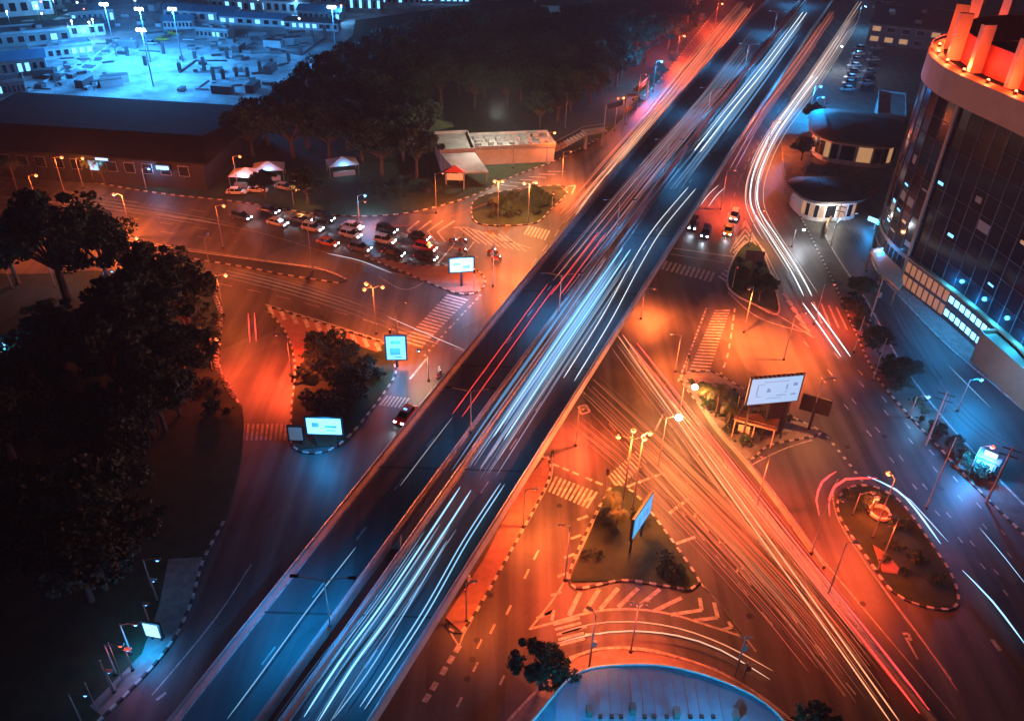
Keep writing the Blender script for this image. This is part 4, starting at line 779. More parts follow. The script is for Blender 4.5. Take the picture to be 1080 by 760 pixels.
# ------------------------------------------------------------------ vegetation
def crown_mesh(seed, R_, H_, n_cl, per, leaf, flat=.7):
    rs = np.random.RandomState(seed); V = []; cl = []
    for k in range(n_cl):
        th = rs.uniform(0, 2 * np.pi); ph = np.arcsin(rs.uniform(-.25, 1)); rr = R_ * rs.uniform(.4, 1.0) * (1 + .28 * np.sin(2 * th + seed) + .15 * np.sin(5 * th))
        cl.append(((rr * np.cos(ph) * np.cos(th), rr * np.cos(ph) * np.sin(th), H_ + R_ * flat * np.sin(ph) * rs.uniform(.7, 1)), R_ * rs.uniform(.1, .34)))
    C = np.array([c for c, _ in cl]); Rr = np.array([r for _, r in cl]); N = n_cl * per; idx = np.repeat(np.arange(n_cl), per)
    d = rs.normal(size=(N, 3)); d /= np.linalg.norm(d, axis=1)[:, None]; pos = C[idx] + d * (Rr[idx] * rs.uniform(.5, 1.1, N))[:, None] * np.array([1, 1, .7])
    a = rs.normal(size=(N, 3)); a /= np.linalg.norm(a, axis=1)[:, None]; b = np.cross(a, rs.normal(size=(N, 3))); b /= np.linalg.norm(b, axis=1)[:, None]
    s = (leaf * rs.uniform(.6, 1.4, N))[:, None]; q = np.stack([pos - a * s, pos - b * s * .6, pos + a * s, pos + b * s * .6], 1).reshape(-1, 3)
    me = bpy.data.meshes.new('crown'); me.vertices.add(len(q)); me.vertices.foreach_set('co', q.ravel())
    me.loops.add(len(q)); me.loops.foreach_set('vertex_index', np.arange(len(q))); me.polygons.add(N); me.polygons.foreach_set('loop_start', np.arange(0, len(q), 4)); me.polygons.foreach_set('loop_total', np.full(N, 4))
    me.update(); me.materials.append(M['leaf']); return me, cl
def make_tree(seed, R_, H_, label, n_cl=60, per=80, leaf=.3, flat=.7, name='tree', cat='tree'):
    me, cl = crown_mesh(seed, R_, H_, n_cl, per, leaf, flat)
    r = thing(name, label, cat, (0, 0, 0)); c = bpy.data.objects.new('crown', me); COL.objects.link(c); c.parent = r
    mb = MB().cyl((0, 0, 0), (.15, .1, H_ * .55), R_ * .07 + .05, R_ * .05 + .03, 8)
    for (p, rr) in cl[:20]: mb.cyl((.15, .1, H_ * .5), p, R_ * .035 + .02, .03, 5, cap=False)
    mb.build('trunk', M['bark'], r); return r
protos = [make_tree(11 + k, (5.5, 4.6, 6.2, 5.0)[k], (7, 6.5, 8, 7.5)[k], 'dark broad tree', 52, 120, .33) for k in range(4)]
used = [False] * 4
def place(k, loc, sc, label, group=None):
    if not used[k]: t = protos[k]; used[k] = True
    else: t = dup(protos[k])
    t.location = loc; t.rotation_euler = (0, 0, random.uniform(0, 6.28)); t.scale = (sc, sc, sc * random.uniform(.9, 1.15)); t['label'] = label
    if group: t['group'] = group
    elif 'group' in t.keys(): del t['group']
    return t
def inside(p, poly):
    c = False; n = len(poly)
    for i in range(n):
        a, b = poly[i], poly[(i + 1) % n]
        if (a[1] > p[1]) != (b[1] > p[1]) and p[0] < (b[0] - a[0]) * (p[1] - a[1]) / (b[1] - a[1]) + a[0]: c = not c
    return c
wood = [W(p) for p in [(268, 158), (312, 122), (372, 88), (430, 62), (480, 46), (535, 44), (580, 42), (640, 38), (700, 16), (730, 20), (690, 78), (655, 108), (600, 130), (560, 138), (545, 122), (500, 118), (455, 130), (455, 190), (430, 204), (392, 190), (345, 172), (300, 170), (262, 176)]]
wood = [(p.x, p.y) for p in wood]; pts = []
xs = [p[0] for p in wood]; ys_ = [p[1] for p in wood]; y = min(ys_); row = 0
while y < max(ys_):
    x = min(xs) + (row % 2) * 4.6
    while x < max(xs):
        q = (x + random.uniform(-2, 2), y + random.uniform(-2, 2))
        if inside(q, wood) and q[0] < fL(q[1]) - 26 + (q[1] - 170) * .03: pts.append(q)
        x += 9.4
    y += 8.6; row += 1
for q in pts: place(random.randrange(4), (q[0], q[1], .16), random.uniform(.85, 1.2), 'dark broadleaf tree standing in the large unlit wood', 'trees of the dark wood')
for c, k, s, lb in (((72, 318), 2, 1.5, 'largest spreading tree beside the avenue at left'), ((118, 305), 0, 1.2, 'dark tree right of the largest spreading tree'), ((20, 300), 1, 1.2, 'dark tree at the left edge near the blue lamps'), ((170, 340), 2, 1.0, 'dark tree left of the ramp head'), ((200, 345), 1, 1.1, 'dark tree closest to the ring bollards'), ((160, 388), 3, 1.3, 'dark tree in the middle of the park by the blue banners'), ((196, 400), 0, .9, 'dark tree beside the lower ramp bend'), ((130, 425), 1, 1.2, 'dark tree low in the unlit park'),
                    ((175, 455), 3, .9, 'dark tree left of the ramp zebra crossing'), ((55, 445), 1, .9, 'sparse tree catching faint light at the left edge'), ((25, 420), 0, .6, 'small tree near the left edge of the park'), ((570, 727), 1, .62, 'round dark tree on the pavement left of the blue roof'), ((800, 318), 1, .5, 'small tree on the island right of the flyover'), ((325, 217), 0, .7, 'orange lit tree beside the stalls'), ((280, 210), 1, .6, 'small tree between the stalls and the avenue'),
                    ((850, 790), 1, .5, 'dark tree at the bottom edge right of the blue roof'), ((905, 320), 1, .45, 'small red lit tree on the verge'), ((925, 372), 3, .42, 'small dark tree on the verge below the tower corner'), ((950, 405), 0, .4, 'small dark tree farther down the verge'), ((110, 560), 2, .8, 'unlit tree above the dark lower pavement'), ((855, 135), 1, .6, 'dark tree left of the larger pavilion'), ((845, 170), 0, .5, 'dark tree at the far bend of the white trails')):
    p = W(c); place(k, (p.x, p.y, .16), s, lb)
for i in range(16):
    p = W((random.uniform(-20, 150), random.uniform(475, 640)));
    if p.x > W((200, 560)).x: continue
    place(random.randrange(4), (p.x, p.y, .16), random.uniform(.6, 1), 'unlit tree in the black lower left park', 'trees of the black lower left park')
pk = [(10, 330), (150, 330), (212, 345), (206, 430), (235, 455), (215, 500), (10, 500)]; k = 0
while k < 26:
    c = (random.uniform(0, 235), random.uniform(325, 500))
    if not inside(c, pk): continue
    p = W(c); place(random.randrange(4), (p.x, p.y, .16), random.uniform(.45, .8), 'dark tree among the crowded trees of the unlit west park', 'crowded trees of the west park'); k += 1
# shrubs
sh = [make_tree(31 + k, 1.5, .9, 'low shrub', 16, 60, .13, .7, 'shrub', 'shrub') for k in range(3)]; su = [False] * 3
def shrub(c, s, label, group):
    k = random.randrange(3)
    if not su[k]: t = sh[k]; su[k] = True
    else: t = dup(sh[k])
    p = W(c); t.location = (p.x, p.y, .16); t.scale = (s,) * 3; t.rotation_euler = (0, 0, random.uniform(0, 6)); t['label'] = label; t['group'] = group
def scatter(poly, n, s0, s1, label, group):
    xs = [p[0] for p in poly]; ys = [p[1] for p in poly]; k = 0
    while k < n:
        c = (random.uniform(min(xs), max(xs)), random.uniform(min(ys), max(ys)))
        if inside(c, poly): shrub(c, random.uniform(s0, s1), label, group); k += 1
scatter([(326, 356), (350, 362), (400, 378), (408, 398), (365, 452), (318, 440), (318, 395)], 42, .7, 1.4, 'shrub in the planting beside the glowing advertising panel', 'shrubs of the west traffic island')
scatter([(645, 522), (610, 600), (728, 610), (690, 550), (665, 525)], 15, .4, .85, 'shrub on the triangle lawn around the narrow screen', 'shrubs of the triangle island')
scatter([(510, 212), (585, 200), (575, 220), (560, 232), (512, 233)], 26, .6, 1.3, 'shrub on the island under the twin headed amber lamp', 'shrubs of the north traffic island')
scatter([(725, 402), (770, 410), (840, 445), (810, 462), (788, 478), (760, 450)], 26, .5, 1.1, 'shrub around the foot of the large screen', 'shrubs of the screen island')
scatter([(775, 300), (780, 275), (800, 270), (815, 318)], 10, .5, 1.0, 'shrub on the small island right of the flyover', 'shrubs of the east traffic island')
scatter([(890, 520), (945, 535), (985, 590), (995, 625), (930, 600)], 14, .5, 1.0, 'shrub on the teardrop island', 'shrubs of the teardrop island')
scatter([(872, 285), (905, 305), (925, 375), (975, 438), (1040, 510), (1025, 505), (965, 440), (920, 385), (895, 330)], 46, .5, 1.2, 'shrub on the long verge between wide road and service road', 'shrubs of the east verge')
scatter([(212, 318), (230, 335), (225, 400), (250, 440), (215, 440), (205, 380)], 22, .6, 1.2, 'shrub beside the ring bollards of the ramp', 'shrubs of the ramp verge')
scatter([(375, 195), (450, 185), (480, 200), (440, 215), (380, 222)], 18, .6, 1.2, 'shrub on the orange lit park edge', 'shrubs of the park edge')
scatter([(660, 110), (700, 62), (735, 20), (742, 22), (705, 75), (668, 116)], 16, .8, 1.8, 'bushy shrub along the road beside the wood', 'shrubs along the wood road')
# palms
def make_palm(seed, h, label):
    rs = random.Random(seed); r = thing('palm_tree', label, 'palm'); mb = MB(); P = [Vector((.3 * math.sin(k * .4), .1 * k * .3, h * k / 6)) for k in range(7)]
    for a, b in zip(P, P[1:]): mb.cyl(a, b, .17, .15, 7)
    mb.build('trunk', M['bark'], r); top = P[-1]; cr = MB()
    for k in range(16):
        t = 2 * math.pi * k / 16 + rs.uniform(-.1, .1); up = rs.uniform(.2, 1.1); Lf = rs.uniform(1.7, 2.4); pr = []
        for j in range(8): s = j / 7; pr.append(top + Vector((math.cos(t) * Lf * s, math.sin(t) * Lf * s, up * s * 1.4 - 1.9 * s * s)))
        side = Vector((-math.sin(t), math.cos(t), 0))
        for j in range(1, 8):
            for sg in (-1, 1):
                for q in (0, .5): b = pr[j - 1].lerp(pr[j], q); e = b + side * sg * (.55 * math.sin(math.pi * (j + q) / 9) + .1) + (pr[j] - pr[j - 1]) * .8 + Vector((0, 0, -.15)); cr.add([b, b + (pr[j] - pr[j - 1]) * .35, e], [(0, 1, 2)])
    cr.build('crown', M['leafp'], r); return r
pm = make_palm(1, 5, 'palm left of the large screen'); first = True
for c, s, lb in (((754, 440), 1, 'palm left of the large screen'), ((765, 452), .85, 'palm below the bright white orange lamp'), ((18, 200), 1.3, 'palm at the left edge before the dark hall'), ((100, 193), 1.1, 'left palm of the lit pair before the dark hall'), ((112, 196), 1.1, 'right palm of the lit pair before the dark hall'), ((640, 548), .8, 'palm behind the left side of the triangle lawn'), ((648, 560), .7, 'short palm on the triangle lawn'), ((740, 428), .7, 'short palm at the zebra end of the screen island'), ((520, 225), .7, 'palm on the north shrub island')):
    t = pm if first else dup(pm); first = False; p = W(c); t.location = (p.x, p.y, .16); t.scale = (s,) * 3; t.rotation_euler = (0, 0, random.uniform(0, 6)); t['label'] = lb

# ------------------------------------------------------------------ vehicles
CARM = {}
def cpaint(n, c, rough=.3):
    if n not in CARM: CARM[n] = mat('car_' + n, c, rough, spec=.6)
    return CARM[n]
CC = dict(black=(.012, .012, .015), white=(.6, .6, .6), silver=(.35, .36, .37), red=(.5, .02, .015), orange=(.55, .16, .04), grey=(.12, .12, .13), blue=(.03, .06, .2), yellow=(.6, .35, .03))
def loft(mb, st, mi=0):
    V = []; n = 8
    for x, zb, zm, w1, zt, w2 in st: V += [(x, -w1 * .9, zb), (x, -w1, zb + .15), (x, -w1, zm), (x, -w2, zt), (x, w2, zt), (x, w1, zm), (x, w1, zb + .15), (x, w1 * .9, zb)]
    m = len(st); mb.add(V, [(n * i + k, n * i + (k + 1) % n, n * i + n + (k + 1) % n, n * i + n + k) for i in range(m - 1) for k in range(n)] + [tuple(range(n)), tuple(range(n * m - n, n * m))[::-1]], mi)
def make_car(kind, paint, label, lights=True):
    r = thing({'sedan': 'car', 'suv': 'suv', 'pickup': 'pickup_truck', 'van': 'van'}[kind], label, {'sedan': 'car', 'suv': 'car', 'pickup': 'pickup truck', 'van': 'van'}[kind]); P = cpaint(paint, CC[paint])
    mb = MB(); hz = {'sedan': .82, 'suv': .98, 'pickup': .95, 'van': 1.0}[kind]; w_ = .88
    loft(mb, [(-2.2, .35, .6, .74, hz - .12, .7), (-2.1, .25, .65, .86, hz, .8), (-1.3, .22, .7, w_, hz + .04, .82), (.9, .22, .7, w_, hz + .02, .82), (1.7, .24, .62, .86, hz - .12, .78), (2.12, .26, .55, .8, hz - .28, .7), (2.25, .35, .5, .66, hz - .4, .58)]); mb.build('body', P, r, sm=False)
    th = {'sedan': 1.42, 'suv': 1.72, 'pickup': 1.68, 'van': 1.95}[kind]; x0, x1 = {'sedan': (-1.75, 1.15), 'suv': (-2.05, 1.15), 'pickup': (-.45, 1.15), 'van': (-2.1, 1.6)}[kind]
    gl = MB(); rl = .55 if kind == 'sedan' else .2; loft(gl, [(x0, hz - .06, hz - .02, .7, hz, .7), (x0 + rl, hz - .04, hz + .06, .8, th - .03, .62), (x1 - .75, hz - .04, hz + .06, .8, th - .03, .62), (x1, hz - .06, hz - .02, .7, hz, .68)]); gl.build('window', M['carglass'], r)
    MB().box(((x0 + rl + x1 - .75) / 2, 0, th), (x1 - .75 - x0 - rl + .1, 1.28, .07)).build('roof', P, r)
    for x in (x0 + rl, (x0 + x1) / 2 + .1): MB().box((x, .73, (hz + th) / 2), (.08, .05, th - hz), tilt=R(14)).box((x, -.73, (hz + th) / 2), (.08, .05, th - hz), tilt=R(-14)).build('pillar', P, r)
    if kind == 'pickup':
        MB().box((-1.3, 0, hz + .03), (1.5, 1.4, .02)).build('cargo_bed', M['black'], r)
        MB().box((-1.3, .78, hz + .1), (1.6, .08, .25)).box((-1.3, -.78, hz + .1), (1.6, .08, .25)).box((-2.1, 0, hz + .1), (.08, 1.48, .25)).build('bed_wall', P, r)
    for x in (-1.4, 1.4):
        for s in (-1, 1):
            wl = thing('wheel', '', ''); del wl['label']; del wl['category']; wl.parent = r; wl.location = (x, s * .8, .33)
            MB().cyl((0, -.11, 0), (0, .11, 0), .33, n=12).build('tyre', M['tyre'], wl); MB().cyl((0, s * .112, 0), (0, s * .125, 0), .2, n=10).build('rim', M['rim'], wl)
    for s in (-1, 1):
        MB().box((2.15, s * .58, hz - .26), (.14, .34, .16)).build('headlight', E_['head'] if lights else M['white'], r); MB().box((-2.18, s * .62, hz - .16), (.1, .26, .16)).build('taillight', E_['tail'] if lights else M['redpaint'], r)
        MB().box((.75, s * .97, hz + .1), (.16, .16, .12)).build('mirror', P, r)
    if lights: light(r, (2.9, 0, .75), (.75, .88, 1), 250, .15, spot=75, rot=(0, R(-75), 0))
    return r
HD = {}
def heading(a, b): d = W(b) - W(a); return math.atan2(d.y, d.x)
def car(c, kind, paint, rz, label, group, lights=True, z=.02):
    k = (kind, paint, lights); p = W(c)
    if k in HD: t = dup(HD[k], label=label, group=group)
    else: t = make_car(kind, paint, label, lights); HD[k] = t; t['group'] = group
    t.location = (p.x, p.y, z); t.rotation_euler = (0, 0, rz); return t
hq = heading((330, 240), (450, 266)); gq = 'cars waiting in the avenue'
for c, k, pt, lb in (((255, 231), 'suv', 'blue', 'dark car with bright headlight, last but one of the queue'), ((284, 224), 'sedan', 'blue', 'dark blue car at the back of the far lane'), ((293, 237), 'sedan', 'white', 'white car alone behind the queue'), ((330, 243), 'suv', 'white', 'white car beside the black van at the queue tail'), ((342, 233), 'van', 'black', 'black van at the queue tail'), ((346, 258), 'sedan', 'orange', 'orange car in the near lane at the queue tail'), ((372, 241), 'sedan', 'silver', 'silver car in the far lane behind a gap'), ((370, 250), 'suv', 'white', 'white car in the middle lane behind a gap'),
                     ((380, 264), 'suv', 'grey', 'grey car in the near lane behind a gap'), ((408, 245), 'suv', 'black', 'black car in the far lane of the middle group'), ((406, 256), 'suv', 'white', 'white car in the middle lane of the middle group'), ((415, 269), 'sedan', 'black', 'black car in the near lane of the middle group'), ((442, 252), 'sedan', 'black', 'black car at the head of the far lane'), ((449, 264), 'suv', 'red', 'dark red car at the head of the middle lane'), ((449, 274), 'pickup', 'black', 'black pickup at the head of the near lane'), ((318, 234), 'sedan', 'grey', 'grey car half hidden behind the black van')):
    car(c, k, pt, hq + random.uniform(-.04, .04), lb, gq)
hd2 = heading((760, 200), (735, 262)); g2 = 'cars waiting right of the flyover'
for c, k, pt, lb in (((731, 240), 'van', 'black', 'black van waiting closest to the flyover'), ((744, 248), 'suv', 'blue', 'dark blue car waiting beside the black van'), ((774, 230), 'suv', 'silver', 'silver car waiting in the right lane behind'), ((768, 245), 'sedan', 'yellow', 'yellow car at the head of the right lane')): car(c, k, pt, hd2, lb, g2)
tx = car((428, 440), 'sedan', 'red', heading((450, 415), (420, 450)), 'bright red taxi with blue windscreen on the road beside the flyover', 'cars near the flyover'); MB().box((0, 0, 1.52), (.2, .5, .16)).build('roof_sign', E_['dimblue'], tx)
pr_ = heading((905, 60), (880, 60)); k = 0
for i in range(8):
    for j in range(2):
        c = (893 + j * 18 + i * 1.9, 96 - i * 6.2); car(c, 'sedan', ('white', 'silver', 'grey', 'black')[(i * 2 + j * 3) % 4], pr_, '%s car parked in the %s row of the lot, %s from its near end' % (('white', 'silver', 'grey', 'black')[(i * 2 + j * 3) % 4], ('left', 'right')[j], ('first', 'second', 'third', 'fourth', 'fifth', 'sixth', 'seventh', 'eighth')[i]), 'cars parked in the lot beside the dark roof', False, .16)
for c, pt, lb in (((925, 9), 'white', 'white car parked at the top before the low block'), ((935, 4), 'silver', 'silver car parked at the top behind the white one'), ((250, 205), 'white', 'white car parked by the blue stalls'), ((300, 200), 'silver', 'silver car parked under the blue light behind the kerb'), ((272, 203), 'white', 'white car parked between stalls and kerb'), ((172, 44), 'yellow', 'yellow vehicle on the pale building site'), ((185, 38), 'yellow', 'second yellow vehicle on the building site'), ((160, 48), 'white', 'white vehicle on the building site'), ((950, 10), 'grey', 'grey car parked at the top beside the tower block')):
    car(c, 'sedan' if pt != 'yellow' else 'pickup', pt, R(random.uniform(-20, 20)), lb, 'parked cars far from the junction', False, .3 if c[0] < 190 else .16)
# motorbikes with riders
def rider_mesh():
    J = [(0, 0, .82), (.08, 0, 1.12), (.12, 0, 1.38), (.16, 0, 1.5), (.18, 0, 1.62), (.2, 0, 1.74), (.1, .2, 1.36), (.3, .25, 1.15), (.55, .24, 1.05), (.1, -.2, 1.36), (.3, -.25, 1.15), (.55, -.24, 1.05),
         (.05, .12, .8), (.4, .18, .78), (.3, .17, .38), (.42, .18, .3), (.05, -.12, .8), (.4, -.18, .78), (.3, -.17, .38), (.42, -.18, .3)]
    Eg = [(0, 1), (1, 2), (2, 3), (3, 4), (4, 5), (2, 6), (6, 7), (7, 8), (2, 9), (9, 10), (10, 11), (0, 12), (12, 13), (13, 14), (14, 15), (0, 16), (16, 17), (17, 18), (18, 19)]
    rad = [.16, .15, .17, .07, .11, .1, .07, .05, .04, .07, .05, .04, .1, .08, .055, .05, .1, .08, .055, .05]
    me = bpy.data.meshes.new('person'); me.from_pydata(J, Eg, []); o = bpy.data.objects.new('person_tmp', me); COL.objects.link(o)
    sk = o.modifiers.new('s', 'SKIN'); ss = o.modifiers.new('u', 'SUBSURF'); ss.levels = 1
    for i, v in enumerate(me.skin_vertices[0].data): v.radius = (rad[i], rad[i]); v.use_root = i == 0
    dg = bpy.context.evaluated_depsgraph_get(); m2 = bpy.data.meshes.new_from_object(o.evaluated_get(dg)); bpy.data.objects.remove(o); m2.name = 'person'; m2.materials.clear(); m2.materials.append(M['skin']); m2.materials.append(M['cloth']); m2.materials.append(M['shirt'])
    for p in m2.polygons: c = p.center; p.material_index = 1 if c.z < .93 else 2 if c.z < 1.5 and c.x < .38 else 0
    return m2
RM = rider_mesh()
def moto(c, rz, label, rlabel, with_rider=True, z=.02, lit=True):
    p = W(c); r = thing('motorbike', label, 'motorbike', (p.x, p.y, z), rz, 'motorbikes at the junction')
    for x in (-.62, .68):
        wl = MB().cyl((x, -.05, .3), (x, .05, .3), .3, n=14).build('wheel', M['tyre'], r); MB().cyl((x, -.055, .3), (x, .055, .3), .17, n=10).build('rim', M['rim'], wl)
    MB().cyl((.66, 0, .3), (.42, 0, .95), .04).build('fork', M['metal'], r); mb = MB(); loft(mb, [(-.95, .5, .6, .1, .72, .06), (-.4, .35, .5, .14, .72, .1), (.1, .25, .35, .13, .45, .1), (.4, .35, .6, .14, .85, .1), (.58, .6, .75, .1, .95, .06)]); mb.build('body', cpaint('red', CC['red']), r)
    MB().box((-.35, 0, .77), (.8, .24, .08)).build('seat', M['black'], r); MB().cyl((.42, -.32, 1.0), (.42, .32, 1.0), .02).build('handlebar', M['metal'], r)
    MB().box((.62, 0, .85), (.1, .16, .12)).build('headlight', E_['head'] if lit else M['white'], r); MB().box((-.97, 0, .66), (.06, .14, .08)).build('taillight', E_['tail'], r)
    if with_rider:
        q = thing('person', rlabel, 'person', (p.x, p.y, z), rz, 'riders'); bo = bpy.data.objects.new('body', RM); COL.objects.link(bo); bo.parent = q
        MB().dome((.19, 0, 1.7), .15, .16, 10, 3, full=True).build('helmet', M['white'] if 'white' in rlabel else M['black'], q)
for c, dz, lb, rl in (((478, 256), 0, 'motorbike left in the group before the queue', 'rider in white helmet left in the group before the queue'), ((488, 256), .1, 'motorbike farthest of the group before the queue', 'rider in dark helmet farthest of the group'), ((488, 266), -.05, 'motorbike nearest of the group before the queue', 'rider in white helmet nearest to the white blue screen'), ((519, 267), .5, 'motorbike crossing alone toward the zebra', 'lone rider in white helmet crossing the junction'), ((524, 274), .3, 'motorbike lowest in the open crossing', 'lone rider in dark helmet behind the crossing one')):
    moto(c, hq + dz, lb, rl)
moto((463, 397), heading((440, 430), (465, 395)), 'motorbike riding along the road left of the flyover', 'rider in white helmet on the road left of the flyover'); moto((494, 620), heading((480, 650), (500, 610)), 'motorbike on the long red pavement by the flyover', 'rider in white helmet on the red pavement', z=.18, lit=False)

# ------------------------------------------------------------------ light trails of the traffic, at lamp height over the lanes
TM = {}
def tmat(col, s):
    k = (col, s)
    if k not in TM: TM[k] = em('trail', col, s)
    return TM[k]
TW_, TB_, TR_, TO_, TS_ = (.85, .93, 1), (.28, .65, 1), (1, .05, .04), (1, .3, .1), (1, .5, .3)
def trail(P, col, s, z=.65, r=.06, gap=1.3, label='', group='', z1=None, n=2):
    Q = smooth([W(p, z) for p in P], 1.6); o3 = Q[0].copy(); mb = MB(); m = len(Q)
    for k in range(n):
        o = 0 if n == 1 else (k - .5) * gap; L = []
        for i, q in enumerate(Q):
            d = (Q[min(i + 1, m - 1)] - Q[max(i - 1, 0)]).normalized(); L.append(q + Vector((-d.y, d.x, 0)) * o)
        mb.tube(L, r)
    return tag(mb.build('light_trail', tmat(col, s), None, o3), label, 'light trail', group or None)
def bundle(P, n, spread, col, s, r, z, label, group, gap=1.2, jit=.35):
    for k in range(n):
        o = spread * ((k + .5) / n - .5) + random.uniform(-.2, .2); Q = [W(p, z) for p in P]; m = len(Q)
        a = random.uniform(0, jit); b = 1 - random.uniform(0, jit); L = []
        for i, q in enumerate(Q): d = (Q[min(i + 1, m - 1)] - Q[max(i - 1, 0)]).normalized(); L.append(q + Vector((-d.y, d.x, 0)) * o)
        L = smooth(L, 1.8); L = L[int(a * len(L)):max(int(a * len(L)) + 4, int(b * len(L)))]; mb = MB(); m = len(L)
        for sg in (-.5, .5):
            mb.tube([q + (lambda d: Vector((-d.y, d.x, 0)))((L[min(i + 1, m - 1)] - L[max(i - 1, 0)]).normalized()) * gap * sg for i, q in enumerate(L)], r * random.uniform(.6, 1.2), 4)
        tag(mb.build('light_trail', tmat(col, round(s * random.choice((.5, .8, 1, 1.4)), 2)), None, L[0]), label, 'light trail', group)
zf = FZ + .65
def band(P, n, spread, cols, s0, s1, w0, w1, z, label, group, jit=.4):
    for k in range(n):
        u = random.gauss(0, .5); o = max(-1, min(1, u)) * spread / 2; Q = [W(p, z + .004 * k) for p in P]; m = len(Q); a = random.uniform(0, jit); b = 1 - random.uniform(0, jit)
        Q = [q + Vector((-d.y, d.x, 0)) * o for i, q in enumerate(Q) for d in [(Q[min(i + 1, m - 1)] - Q[max(i - 1, 0)]).normalized()]]
        Q = smooth(Q, 2); Q = Q[int(a * len(Q)):max(int(a * len(Q)) + 6, int(b * len(Q)))]; m = len(Q); wd = random.uniform(w0, w1) / 2; V = []
        for i, q in enumerate(Q):
            d = (Q[min(i + 1, m - 1)] - Q[max(i - 1, 0)]).normalized(); nn = Vector((-d.y, d.x, 0)) * wd * min(1, .1 + min(i, m - 1 - i) * .12); h = Vector((0, 0, .03))
            V += [q - nn, q + h, q + nn, q - h]
        mb = MB(); mb.add(V, [(4 * i + k_, 4 * i + (k_ + 1) % 4, 4 * i + 4 + (k_ + 1) % 4, 4 * i + 4 + k_) for i in range(m - 1) for k_ in range(4)])
        tag(mb.build('light_trail', tmat(random.choice(cols), round(random.uniform(s0, s1), 1)), None, Q[0]), label, 'light trail', group)
BC = ((.1, .38, .85), (.18, .5, .95), (.3, .6, 1)); OC = ((1, .2, .06), (1, .28, .1), (1, .14, .05)); PC = ((1, .45, .28), (1, .35, .18))
band([(655, 268), (600, 350), (540, 440), (495, 510)], 34, 5.8, BC, .15, .65, .15, .45, zf - .3, 'broad soft blue trail in the middle of the right deck', 'broad blue trails on the right deck', .5)
band([(652, 272), (600, 350), (555, 415), (524, 462)], 14, 2.2, BC, .5, 1.1, .12, .35, zf - .2, 'vivid blue trail at the centre of the right deck', 'vivid blue trails on the right deck', .35)
band([(850, 15), (800, 82), (740, 160), (705, 205)], 34, 5.4, BC, .15, .7, .15, .45, zf - .3, 'broad soft blue trail far up the right deck', 'broad blue trails far up the right deck', .5)
band([(450, 580), (410, 640), (360, 705), (300, 790)], 18, 5.5, ((.04, .28, .7), (.08, .36, .8)), .1, .4, .1, .35, zf - .3, 'broad dim blue trail low on the right deck', 'broad blue trails low on the right deck', .5)
band([(800, 30), (730, 125), (650, 225), (590, 300)], 26, 6, ((.1, .25, .5), (.9, .1, .07), (.9, .25, .15), (.25, .3, .4)), .1, .4, .1, .35, zf - .3, 'broad faint trail on the upper left deck', 'broad faint trails on the left deck', .5)
band([(655, 362), (685, 402), (725, 455), (810, 568), (890, 680)], 24, 3.2, OC + PC, .2, .7, .1, .4, .4, 'broad soft orange trail on the right lanes of the south-east road', 'broad orange trails of the south-east road', .5)
band([(610, 405), (665, 458), (715, 508), (790, 585), (860, 665), (920, 745)], 38, 8, OC, .1, .4, .15, .6, .4, 'broad soft orange trail on the left lanes of the south-east road', 'broad orange trails of the south-east road', .55)
band([(692, 393), (760, 480), (840, 582), (915, 675), (975, 752)], 20, 2.6, ((1, .05, .03), (1, .09, .04)), .3, 1.0, .12, .4, .4, 'broad soft red trail beside the turning lane', 'broad red trails beside the turning lane', .5)
band([(788, 2), (735, 70), (690, 128), (635, 193), (590, 250)], 30, 8, ((1, .12, .05), (1, .2, .1), (1, .35, .2)), .2, .7, .15, .5, .4, 'broad soft orange trail between wood and flyover', 'broad orange trails between wood and flyover', .5)
band([(905, 10), (858, 82), (820, 136), (798, 178), (794, 215), (815, 255)], 8, 3.5, PC + ((.8, .8, .85),), .2, .6, .15, .4, .4, 'broad pale trail round the far bend', 'broad pale trails round the far bend', .5)
band([(875, 15), (838, 70), (800, 120), (765, 185)], 8, 4, OC + ((1, .08, .03),), .2, .6, .2, .5, .4, 'broad orange trail close to the right side of the flyover', 'broad orange trails right of the flyover', .5)
trail([(661, 262), (600, 350), (526, 462)], TB_, 1.5, zf, .1, 1.45, 'bright blue double trail in the middle of the right deck')
trail([(730, 198), (695, 240), (670, 280), (640, 335), (600, 400)], TW_, 1.2, zf, .07, 1.6, 'thin white double trail at the right side of the right deck')
trail([(491, 515), (455, 570), (408, 641), (365, 700), (328, 758)], TB_, 1.5, zf, .1, 1.4, 'blue double trail at the left of the lower right deck')
trail([(471, 570), (420, 657), (387, 710), (352, 757)], TB_, .9, zf, .06, 1, 'single blue trail in the middle of the lower right deck', n=1)
trail([(530, 510), (491, 570), (447, 647), (382, 746)], TB_, 1.1, zf, .07, .5, 'close pair of blue trails at the right of the lower right deck')
trail([(849, 13), (810, 66), (770, 115), (735, 160)], TW_, 1.8, zf, .1, 1.4, 'brightest white double trail far up the right deck')
g = 'blue and white trails on the right deck of the flyover'
bundle([(852, 12), (800, 82), (740, 160), (690, 225)], 5, 4.5, (.3, .62, 1), .6, .05, zf, 'thin pale blue trail far along the right flyover deck', g)
bundle([(655, 270), (600, 352), (540, 440), (480, 530)], 5, 4.4, TB_, .5, .05, zf, 'thin blue trail in the bright middle stretch of the right deck', g)
bundle([(470, 545), (420, 620), (360, 705), (300, 800)], 5, 3.4, TB_, .5, .045, zf, 'thin blue trail on the lower stretch of the right deck', g)
bundle([(690, 235), (640, 310), (590, 385), (520, 490)], 4, 1.6, (.7, .75, .8), .4, .05, zf, 'faint white trail near the right parapet', g)
g = 'red and pink trails on the left deck of the flyover'
